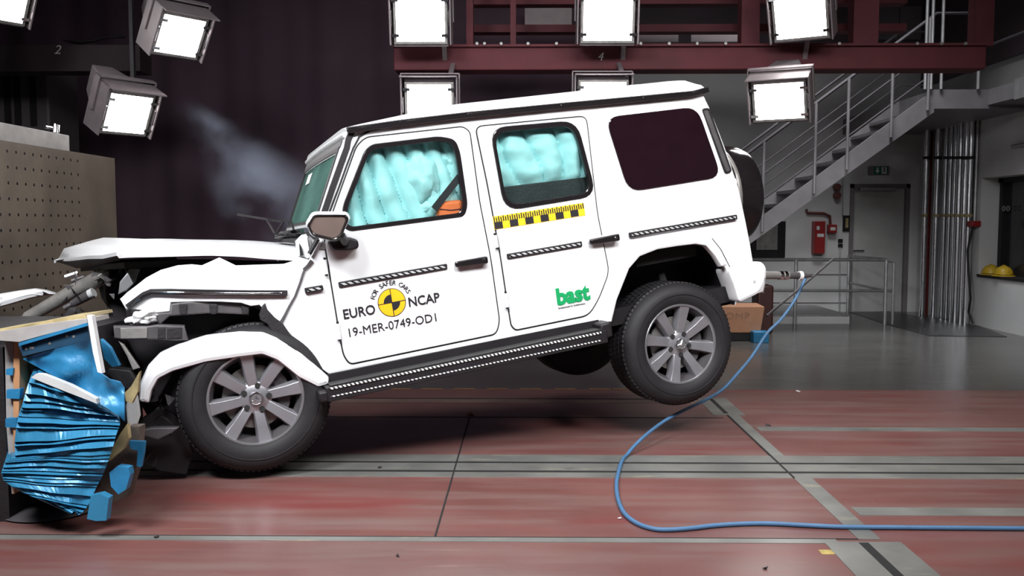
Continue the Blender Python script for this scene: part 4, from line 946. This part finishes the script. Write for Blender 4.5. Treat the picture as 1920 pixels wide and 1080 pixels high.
# panels and ducts high on the far wall
for (p0, p1, lab) in (((984, 15), (1072, 46), 'pale panel high on the far wall between the two middle upper lamps'), ((1195, 62), (1272, 78), 'low pale panel high on the wall just right of the upper middle lamp'), ((1296, 62), (1384, 78), 'second low pale panel on the wall, left of the upper right lamp')):
    tag(box('wall_panel', (Wy(*p0, 10.3).x, 10.3, Wy(*p1, 10.3).z), (Wy(*p1, 10.3).x, 10.36, Wy(*p0, 10.3).z), mat('pale_panel', (.30, .25, .26), .6)), lab, 'panel')
g = MB(); g.tube([Wy(120, 72, 10.55), Wy(150, 78, 10.55), Wy(175, 76, 10.55), Wy(195, 70, 10.55), Wy(235, 68, 10.55)], .01, 6); tag(g.build('loose_cable', M['greyp']), 'thin loose cable hanging before the black curtain beside the number 2', 'cable')
# cabinet on the left behind the block
a, b = Wy(-30, 118, 8.9), Wy(93, 236, 8.9); cbn = tag(box('equipment_cabinet', (a.x, 8.9, 0), (b.x, 9.5, a.z), mat('cabinet_grey', (.07, .06, .065), .6), None, .02), 'dark grey equipment cabinet behind the drilled steel block', 'cabinet')
for px in (14, 33, 62): x = Wy(px, 170, 8.9).x; box('cabinet_groove', (x - .03, 8.885, b.z), (x + .03, 8.90, a.z - .05), M['black'], cbn)
# ---------------------------------------------------------------- flood lamps
M['lens'] = mat('lit_lens', (1, 1, 1), .4, emit=(1, .98, .96), estr=22)
def lamp(px, py, y, aim, label, sz_=.46, hgt=.40):
    c = Wy(px, py, y); L_ = empty('flood_lamp', c, 0, label, 'lamp', 'flood lamps on the gantry')
    d = (Vector(aim) - c).normalized(); q = d.to_track_quat('-Y', 'Z'); L_.rotation_euler = q.to_euler()
    w_, h_ = sz_ / 2, hgt / 2
    g = MB(); o = .045
    g.hexa([(-w_ - .03, .03, -h_ - o), (w_ + .03, .03, -h_ - o), (w_ * .5, .52, -h_ * .1), (-w_ * .5, .52, -h_ * .1), (-w_ - .03, .03, h_ + o), (w_ + .03, .03, h_ + o), (w_ * .5, .52, h_ + o), (-w_ * .5, .52, h_ + o)])
    g.build('housing', M['lamph'], L_, .006)
    g = MB()
    for (a, b) in (((-w_ - .055, -.04, -h_ - .03), (-w_ - .045, .20, h_ + .07)), ((w_ + .045, -.04, -h_ - .03), (w_ + .055, .20, h_ + .07)), ((-w_ - .055, -.10, h_ + .06), (w_ + .055, .2, h_ + .07))): g.box(a, b)
    g.build('hood', M['lamph'], L_)
    g = MB(); t = .022
    for (a, b) in (((-w_ - t, -.004, -h_ - t), (w_ + t, .03, -h_)), ((-w_ - t, -.004, h_), (w_ + t, .03, h_ + t)), ((-w_ - t, -.004, -h_), (-w_, .03, h_)), ((w_, -.004, -h_), (w_ + t, .03, h_))): g.box(a, b)
    g.build('lens_frame', M['greym'], L_, .002)
    box('lens', (-w_, -.002, -h_), (w_, .02, h_), M['lens'], L_)
    for sx in (-1, 1):
        for sz2 in (-.75, .75): box('clip', (sx * (w_ + .005) - .03, -.03, sz2 * h_ - .012), (sx * (w_ + .005) + .03, -.004, sz2 * h_ + .012), M['chrome'], L_)
        g = MB(); x = sx * (w_ + .035); g.tube([(x, 0, -.07), (x, -.035, -.06), (x, -.035, .06), (x, 0, .07)], .005, 6); g.build('handle', M['chrome'], L_)
    g = MB(); g.box((-w_ - .07, .10, -.03), (-w_ - .06, .16, h_ + .10)); g.box((w_ + .06, .10, -.03), (w_ + .07, .16, h_ + .10)); g.box((-w_ - .07, .10, h_ + .09), (w_ + .07, .16, h_ + .10)); g.build('yoke', M['lamph'], L_)
    zt = max(zb0 + .1, c.z); bar_ = MB(); far_ = px > 600; s_o = Vector((.17 if far_ else 0, .12, hgt / 2 + .09)); top = Vector((c.x + .17, YGN + .03, zb0 + .06)) if far_ else Vector((c.x, c.y + .12, 6.2)); bar_.beam(c + s_o, top, .04, .03); mb_ = bar_.build('mounting_bar', M['lamph'] if far_ else M['dark']); mb_.parent = L_; bpy.context.view_layer.update(); mb_.matrix_parent_inverse = L_.matrix_world.inverted()
    return L_
YL = 7.75
lamp(788, 34, YL, (-.9, 0, 1.6), 'upper lamp of the left pair above the car roof', .41, .38)
lamp(1140, 32, YL, (.75, 0, 1.6), 'upper lamp of the middle pair, above the number 4', .41, .38)
lamp(1500, 26, YL, (-.6, 2.2, -.2), 'upper lamp of the right pair above the staircase side', .41, .40)
lamp(805, 197, YL, (-.7, 0, 1.4), 'lower lamp of the left pair, half hidden by the car roof', .37, .34)
lamp(1131, 193, YL, (.75, 0, 1.4), 'lower lamp of the middle pair, nearly hidden by the car roof', .38, .34)
lamp(1461, 190, YL, (-.4, 2.2, -.6), 'lower lamp of the right pair, beside the car rear', .40, .31)
lamp(338, 68, 7.4, (1.9, 3.6, -1.2), 'tilted lamp at upper left, high above the smoke', .36, .32)
lamp(240, 214, 7.4, (1.7, 3.9, -1.0), 'tilted lower left lamp just above the drilled steel block', .36, .32)
lamp(2, -6, 7.0, (1.9, 2.6, -1.2), 'lamp cut off in the top left corner of the picture', .38, .36)
# ---------------------------------------------------------------- drilled steel block
XB_ = -3.3
yend = Wx(208, 298, XB_).y; ztb = Wx(208, 298, XB_).z
hm = mat('drilled_plate', (.17, .14, .11), .45, .35, .25, 2.2, .1); nt = hm.node_tree; N = nt.nodes; L = nt.links; bs_ = N['Principled BSDF']
tc = N.new('ShaderNodeTexCoord'); sp3 = N.new('ShaderNodeSeparateXYZ'); L.new(tc.outputs['Object'], sp3.inputs[0])
def modc(out, off):
    a = N.new('ShaderNodeMath'); a.operation = 'ADD'; a.inputs[1].default_value = off; L.new(out, a.inputs[0])
    b = N.new('ShaderNodeMath'); b.operation = 'PINGPONG'; b.inputs[1].default_value = .05; L.new(a.outputs[0], b.inputs[0]); c = N.new('ShaderNodeMath'); c.operation = 'POWER'; c.inputs[1].default_value = 2; L.new(b.outputs[0], c.inputs[0]); return c.outputs[0]
zoff = -Wx(10, 284, XB_).z; ad = N.new('ShaderNodeMath'); ad.operation = 'ADD'; L.new(modc(sp3.outputs[1], -5.70), ad.inputs[0]); L.new(modc(sp3.outputs[2], zoff), ad.inputs[1])
lt = N.new('ShaderNodeMath'); lt.operation = 'LESS_THAN'; lt.inputs[1].default_value = .011 ** 2; L.new(ad.outputs[0], lt.inputs[0])
l2 = N.new('ShaderNodeMath'); l2.operation = 'LESS_THAN'; l2.inputs[1].default_value = 6.62; L.new(sp3.outputs[1], l2.inputs[0]); ml = N.new('ShaderNodeMath'); ml.operation = 'MULTIPLY'; L.new(lt.outputs[0], ml.inputs[0]); L.new(l2.outputs[0], ml.inputs[1])
mx = N.new('ShaderNodeMix'); mx.data_type = 'RGBA'; mx.inputs['B'].default_value = (.01, .008, .008, 1); L.new(ml.outputs[0], mx.inputs[0]); L.new(bs_.inputs['Base Color'].links[0].from_socket, mx.inputs['A']); L.new(mx.outputs['Result'], bs_.inputs['Base Color'])
blk = tag(box('impact_block', (XB_ - 1.6, 3.2, 0), (XB_, yend, ztb), M['dark']), 'massive steel crash block with a drilled brown face behind the blue barrier', 'crash block')
box('drilled_face', (XB_ - .01, 3.2, 0), (XB_ + .03, yend, ztb + .005), hm, blk)
for k, py in enumerate((312, 335, 358)):
    a = Wx(207, py, XB_ + .01); g = MB(); g.tube([(XB_ - .05, yend - .02, a.z), (XB_ - .05, yend + .10, a.z)], .012, 8); b_ = g.build('stud', M['chrome'], blk, smooth=40)
    MB().tube([(XB_ - .05, yend + .01, a.z), (XB_ - .05, yend + .035, a.z)], .022, 6).build('nut', M['greym'], b_)
a = Wx(130, 254, XB_ - .12); bm_ = tag(box('steel_beam', (XB_ - .5, 3.2, ztb + .006), (XB_ - .12, a.y, a.z), M['woodgrey'], None, .006), 'grey steel beam lying on top of the drilled steel block', 'beam')
a = Wx(100, 241, XB_ - .18); g = MB(); g.tube([(a.x, a.y - .12, a.z), (a.x, a.y + .02, a.z + .005)], .012, 8); g.tube([(a.x, a.y + .02, a.z - .03), (a.x, a.y + .03, a.z + .03)], .03, 10); tag(g.build('lifting_shackle', M['chrome'], smooth=40), 'bright metal shackle on top of the grey beam at left', 'shackle')
# ---------------------------------------------------------------- deformable barrier
bar = empty('deformable_barrier', (-2.2, 4.2, 0), 0, 'blue crushed aluminium crash barrier with boards, hit by the car front', 'crash barrier')
def bch(o): o.parent = bar; o.matrix_parent_inverse = Matrix.Translation((-2.2, 4.2, 0)).inverted(); return o
YBR = 3.72
lefte = [(67, 702), (60, 706), (50, 727), (40, 763), (33, 783), (27, 827), (28, 855), (8, 867), (2, 887), (7, 903), (33, 920), (84, 942), (133, 964)]
righte = [(70, 702), (120, 722), (180, 757), (222, 783), (226, 793), (218, 815), (212, 838), (202, 865), (192, 892), (180, 918), (168, 945), (156, 956), (147, 963)]
def interp(P, t):
    n = len(P) - 1; s = min(t * n, n - 1e-6); i = int(s); u = s - i; return (P[i][0] + (P[i + 1][0] - P[i][0]) * u, P[i][1] + (P[i + 1][1] - P[i][1]) * u)
rows = []; random.seed(21); ts = []; t = 0.0
while t < .985:
    h = random.choice([.02, .028, .04, .055]); ts += [(t, 0), (min(t + h * .93, .99), random.uniform(.006, .03)), (min(t + h * .95, .992), -.03)]; t += h
ts.append((1.0, 0))
for k, (t, dd) in enumerate(ts):
    a, b = interp(lefte, t), interp(righte, t); rr = []
    for i in range(25):
        u = i / 24; px = a[0] + (b[0] - a[0]) * u; py = a[1] + (b[1] - a[1]) * u + 5 * noise.noise(Vector((u * 2.5, t * 6, 2)))
        bulge = .05 * noise.noise(Vector((u * 1.6, t * 5, 1))) + .018 * noise.noise(Vector((u * 6, t * 12, 5)))
        rr.append(tuple(Wy(px, py, YBR - dd * (1 - .3 * u) + bulge)))
    rows.append(rr)
M['blue2'] = mat('crumpled_blue', (.035, .22, .40), .36, .15, .12, 5, .12)
g = MB(); g.grid(rows, .75, (-.5, 1, 0)); bch(g.build('honeycomb', M['blue2']))
def poly3(name, pts, y, th, mt, fn=None, par=None, yfn=None):
    cu = [Wy(px, py, (yfn(px, py) if yfn else y)) for px, py in pts]
    n = len(cu); g = MB(); g.add(cu + [c_ + Vector((0, th, 0)) for c_ in cu], [tuple(range(n)), tuple(range(2 * n - 1, n - 1, -1))] + [(i, n + i, n + (i + 1) % n, (i + 1) % n) for i in range(n)]); return bch(g.build(name, mt))
# top pleat, bright torn edge
poly3('torn_edge', [(58, 708), (67, 701), (80, 702), (130, 722), (180, 748), (182, 757), (120, 733)], YBR - .045, .03, M['whitein'])
# smooth blue face sheet: draped grid
topl = [(43, 672), (75, 662), (118, 650), (150, 642), (168, 637), (176, 664), (182, 695), (204, 711), (224, 716), (232, 728)]
botl = [(44, 674), (70, 688), (95, 702), (120, 716), (145, 731), (165, 742), (185, 756), (205, 768), (222, 780), (233, 790)]
rows = []
for j in range(13):
    t = j / 12; rr = []
    for i in range(28):
        a, b = interp(topl, i / 27), interp(botl, i / 27); px = a[0] + (b[0] - a[0]) * t; py = a[1] + (b[1] - a[1]) * t
        rr.append(tuple(Wy(px, py, YBR + .05 - .06 * (px - 40) / 190 + .05 * noise.noise(Vector((px * .02, py * .02, 0))) + .012 * noise.noise(Vector((px * .06, py * .06, 4))))))
    rows.append(rr)
g = MB(); g.grid(rows, .01, (0, 1, 0)); bch(g.build('face_sheet', M['blue'], smooth=60))
poly3('dark_flange', [(35, 648), (164, 610), (168, 637), (43, 668)], YBR + .03, .04, M['bluedk'])
poly3('flange_edge', [(35, 643), (163, 605), (164, 611), (35, 649)], YBR + .01, .05, M['blue'])
g = MB(); 
for px, py in ((49, 654), (57, 652), (61, 652), (93, 644), (125, 630), (138, 631)): a = Wy(px, py, YBR + .028); g.lathe([(0, 0), (.006, 0), (.006, .006), (0, .006)], 8, Matrix.Translation(a))
bch(g.build('rivets', M['greym']))
poly3('white_flange', [(163, 591), (172, 592), (181, 645), (191, 700), (183, 698), (174, 660)], YBR - .06, .03, M['white'])
poly3('grey_plate', [(-20, 637), (-20, 625), (60, 612), (120, 603), (162, 598), (164, 606), (120, 618), (75, 630), (36, 641)], YBR + .02, .2, M['woodgrey'])
a0 = Wy(-20, 625, YBR + .02); a1 = Wy(162, 597, YBR + .02); b0 = Wy(-20, 622, YBR + .6); b1 = Wy(150, 592, YBR + .6)
poly3('wood_top', [(-20, 624), (60, 611), (120, 602), (162, 596), (160, 590), (100, 598), (40, 611), (-20, 620)], YBR + .1, .25, M['tan'])
poly3('grey_post', [(9, 642), (25, 642), (25, 926), (22, 926), (12, 800)], YBR + .12, .08, M['woodgrey'])
poly3('wood_post', [(26, 641), (36, 641), (37, 700), (34, 820), (27, 926), (25, 926), (25, 700)], YBR + .10, .08, M['wood'])
for p in (((11, 690), (25, 704)), ((12, 729), (38, 748)), ((10, 783), (32, 802))): poly3('blue_tape', [(p[0][0], p[0][1] + 2), (p[1][0], p[0][1]), (p[1][0] - 2, p[1][1]), (p[0][0], p[1][1] - 1)], YBR + .09, .03, M['blue'])
bch(box('backing_box', (-3.25, YBR + .2, .0), (Wy(35, 800, YBR + .3).x, YBR + 1.1, Wy(20, 645, YBR + .3).z), M['dark']))
bch(box('backing_box', (-3.0, YBR + .3, .14), (Wy(165, 800, YBR + .4).x, YBR + 1.0, Wy(150, 618, YBR + .4).z), M['dark']))
poly3('board_back', [(38, 650), (90, 640), (160, 720), (110, 740), (60, 700)], YBR + .16, .03, mat('mossy_board', (.10, .085, .05), .7, 0, .4, 20))
poly3('torn_foil', [(209, 842), (226, 812), (238, 795), (241, 822), (232, 842), (212, 858), (203, 866)], YBR + .1, .03, M['tan'])
poly3('torn_foil', [(234, 736), (246, 724), (262, 696), (258, 735), (247, 756), (236, 752)], YBR + .2, .02, M['tan'])
poly3('blue_scrap', [(240, 827), (271, 828), (269, 850), (264, 876), (256, 874), (258, 845), (246, 842)], YBR + .15, .02, M['blue'])
poly3('blue_scrap', [(205, 886), (220, 874), (241, 877), (244, 890), (236, 918), (222, 927), (208, 912)], YBR + .0, .04, M['blue'])
poly3('blue_scrap', [(170, 930), (188, 926), (204, 934), (199, 976), (180, 977), (163, 973)], YBR - .05, .04, M['blue2'])
poly3('blue_scrap', [(188, 636), (205, 652), (222, 686), (210, 688), (195, 672)], YBR + .5, .03, M['blue'])
poly3('crushed_panel', [(186, 900), (213, 850), (240, 800), (262, 800), (258, 870), (238, 932), (198, 945)], YBR + .22, .06, mat('crushed_board', (.10, .08, .065), .7, 0, .3, 14, .3))
a = Fl(78, 962); o = tag(MB().lathe([(0, .004), (.20, .004), (.215, .012), (.20, .02), (0, .024)], 36, Matrix.Translation((a.x + .02, a.y + .05, 0)) @ Matrix.Rotation(R(90), 4, 'X')).build('metal_disc', M['greyp'], smooth=40), 'grey flat disc lying on the floor under the blue honeycomb', 'disc')
for px, py, lab, s_ in ((880, 776, 'brown scrap lying on the floor below the running board', .035), (293, 1005, 'small dark fragment on the red floor at lower left', .02), (1498, 733, 'thin pale scrap on the floor behind the cable', .03), (1440, 797, 'dark splinter on the floor right of the cable', .025), (1160, 970, 'tiny pale fragment on the floor beside the cable bend', .012), (745, 1040, 'tiny dark chip on the floor in the foreground', .012), (1434, 1063, 'tiny dark chip on the floor left of the slotted plate', .014), (712, 875, 'grey chip lying by the floor rails', .02)):
    a = Fl(px, py, .01); random.seed(px); g = MB(); vs = [a + Vector((random.uniform(-1, 1) * s_, random.uniform(-1, 1) * s_, random.uniform(-.3, .5) * s_)) for _ in range(7)]
    bm = bmesh.new(); [bm.verts.new(v) for v in vs]; bmesh.ops.convex_hull(bm, input=bm.verts); me = bpy.data.meshes.new('fragment'); bm.to_mesh(me); bm.free()
    zmin = min(v.co.z for v in me.vertices)
    for v in me.vertices: v.co.z += .0035 - zmin
    tag(link('debris_fragment', me, M['textwhite'] if 'pale' in lab else (M['wood'] if 'brown' in lab else M['dark'])), lab, 'debris', 'debris on the floor')
# ---------------------------------------------------------------- cable, strut, box
cp = [(1510, 521, 6.35), (1502, 540, 6.33), (1488, 566, 6.3), (1465, 598, 6.25), (1438, 625, 6.2), (1410, 668, 6.1), (1385, 698, 6.0), (1355, 730, 5.9), (1322, 750, 5.8), (1285, 768, 5.65), (1245, 790, 5.5), (1212, 815, 5.3), (1186, 840, 5.15), (1168, 865, 5.0)]
P = [Wy(a, b, y) for a, b, y in cp] + [Fl(px, py, .014) for px, py in ((1158, 893), (1156, 915), (1160, 940), (1172, 964), (1196, 982), (1228, 992), (1262, 993), (1300, 990), (1345, 985), (1400, 982), (1450, 982), (1510, 985), (1580, 988), (1680, 989), (1800, 990), (1940, 991))]
def catmull(P, k=6):
    out = []
    for i in range(len(P) - 1):
        a, b, c_, d = P[max(i - 1, 0)], P[i], P[i + 1], P[min(i + 2, len(P) - 1)]
        for j in range(k):
            t = j / k; out.append(.5 * ((2 * b) + (c_ - a) * t + (2 * a - 5 * b + 4 * c_ - d) * t * t + (3 * b - a - 3 * c_ + d) * t ** 3))
    return out + [P[-1]]
cabp = catmull(P); 
for p in cabp: p.z = max(p.z, .014)
tag(MB().tube(cabp, .0105, 10).build('measuring_cable', M['cable'], smooth=60), 'blue cable curving from the car rear down across the floor to the right', 'cable')
tag(MB().tube([Wy(1438, 592, 6.5), Wy(1500, 540, 6.75), Wy(1562, 486, 7.0)], .010, 8).build('strut', M['greyp'], smooth=40), 'thin dark pole slanting up behind the blue cable', 'pole')
yx = Fl(1390, 640).y
a, b = Wy(1352, 575, yx), Wy(1426, 624, yx); cbx = empty('cardboard_box', (a.x, yx, b.z), 0, 'brown cardboard box on a trolley behind the raised rear wheel', 'box')
def cch(o): o.parent = cbx; o.matrix_parent_inverse = Matrix.Translation(cbx.location).inverted(); return o
g = MB(); g.hexa([(a.x, yx, b.z), (b.x, yx, b.z), (b.x + .05, yx + .5, b.z), (a.x, yx + .5, b.z), (a.x, yx, a.z), (b.x + .04, yx, a.z), (b.x + .08, yx + .5, a.z), (a.x, yx + .5, a.z)]); cch(g.build('carton', M['cardboard'], None, .005))
cch(wtxt('printed_word', 'OMP', 1360, 597, yx - .003, .10, mat('faded_ink', (.30, .16, .10), .8), None, 1.3))
tr = tag(box('box_trolley', (a.x - .1, yx + .02, 0), (b.x + .02, yx + .5, b.z - .001), M['dark'], None, .01), 'dark low trolley carrying the cardboard box', 'trolley')
a, b = Wy(1413, 622, yx - .15), Wy(1442, 645, yx - .15); tag(box('blue_crate', (a.x, yx - .15, 0), (b.x, yx + .0, a.z), M['blue'], None, .008), 'small blue crate on the floor beside the cardboard box', 'crate')
a = Wy(1420, 570, yx + .7); tag(box('dark_case', (a.x, yx + .7, 0), (a.x + .2, yx + 1.0, Wy(1420, 535, yx + .7).z), mat('dark_red_case', (.05, .015, .012), .5), None, .03), 'dark reddish case standing behind the cardboard box', 'case')
# ---------------------------------------------------------------- smoke
def smoke():
    me = bpy.data.meshes.new('smoke'); g = MB()
    c = [Wy(px, py, 6.9) for px, py in ((350, 190), (700, 190), (700, 460), (300, 460))]
    g.box((c[3].x, 6.5, c[3].z), (c[1].x, 7.5, c[0].z + .1)); o = g.build('smoke', None)
    m = bpy.data.materials.new('thin_smoke'); m.use_nodes = True; nt = m.node_tree; N = nt.nodes; L = nt.links; N.clear()
    out = N.new('ShaderNodeOutputMaterial'); v = N.new('ShaderNodeVolumePrincipled'); v.inputs['Color'].default_value = (.62, .70, .9, 1); v.inputs['Anisotropy'].default_value = .1
    tc = N.new('ShaderNodeTexCoord'); sp = N.new('ShaderNodeSeparateXYZ'); L.new(tc.outputs['Object'], sp.inputs[0])
    A = Wy(385, 225, 6.95); B = Wy(545, 420, 6.95)
    # distance to the axis line A-B in xz, radius growing downwards
    d = (B - A); d.y = 0; Ln = d.length; d.normalize()
    def math_(op, a, b=None, c_=None):
        n = N.new('ShaderNodeMath'); n.operation = op
        for i, q in enumerate((a, b, c_)):
            if q is None: continue
            if isinstance(q, (int, float)): n.inputs[i].default_value = q
            else: L.new(q, n.inputs[i])
        return n.outputs[0]
    x = math_('SUBTRACT', sp.outputs[0], A.x); z = math_('SUBTRACT', sp.outputs[2], A.z)
    along = math_('ADD', math_('MULTIPLY', x, d.x), math_('MULTIPLY', z, d.z)); per = math_('ADD', math_('MULTIPLY', x, -d.z), math_('MULTIPLY', z, d.x))
    nz = N.new('ShaderNodeTexNoise'); nz.inputs['Scale'].default_value = 2.2; nz.inputs['Detail'].default_value = 5; L.new(tc.outputs['Object'], nz.inputs['Vector'])
    per2 = math_('ADD', per, math_('MULTIPLY', math_('SUBTRACT', nz.outputs['Fac'], .5), .35))
    rad = math_('ADD', math_('MULTIPLY', math_('MAXIMUM', along, 0), .40), .10)
    q = math_('DIVIDE', math_('ABSOLUTE', per2), rad); f1 = math_('MAXIMUM', math_('SUBTRACT', 1, q), 0)
    yy = math_('DIVIDE', math_('ABSOLUTE', math_('SUBTRACT', sp.outputs[1], 7.0)), .45); f2 = math_('MAXIMUM', math_('SUBTRACT', 1, yy), 0)
    f3 = N.new('ShaderNodeMapRange'); f3.inputs[1].default_value = -.15; f3.inputs[2].default_value = .15; L.new(along, f3.inputs[0])
    f4 = N.new('ShaderNodeMapRange'); f4.inputs[1].default_value = .42; f4.inputs[2].default_value = .68; L.new(nz.outputs['Fac'], f4.inputs[0])
    de = math_('MULTIPLY', math_('MULTIPLY', math_('MULTIPLY', f1, f2), math_('MULTIPLY', f3.outputs[0], f4.outputs[0])), SMOKE * 2.0)
    L.new(de, v.inputs['Density']); L.new(v.outputs[0], out.inputs['Volume']); o.data.materials.append(m)
    tag(o, 'thin grey smoke plume rising behind the windscreen and bonnet', 'smoke', kind='stuff')
SMOKE = 1.2
smoke()
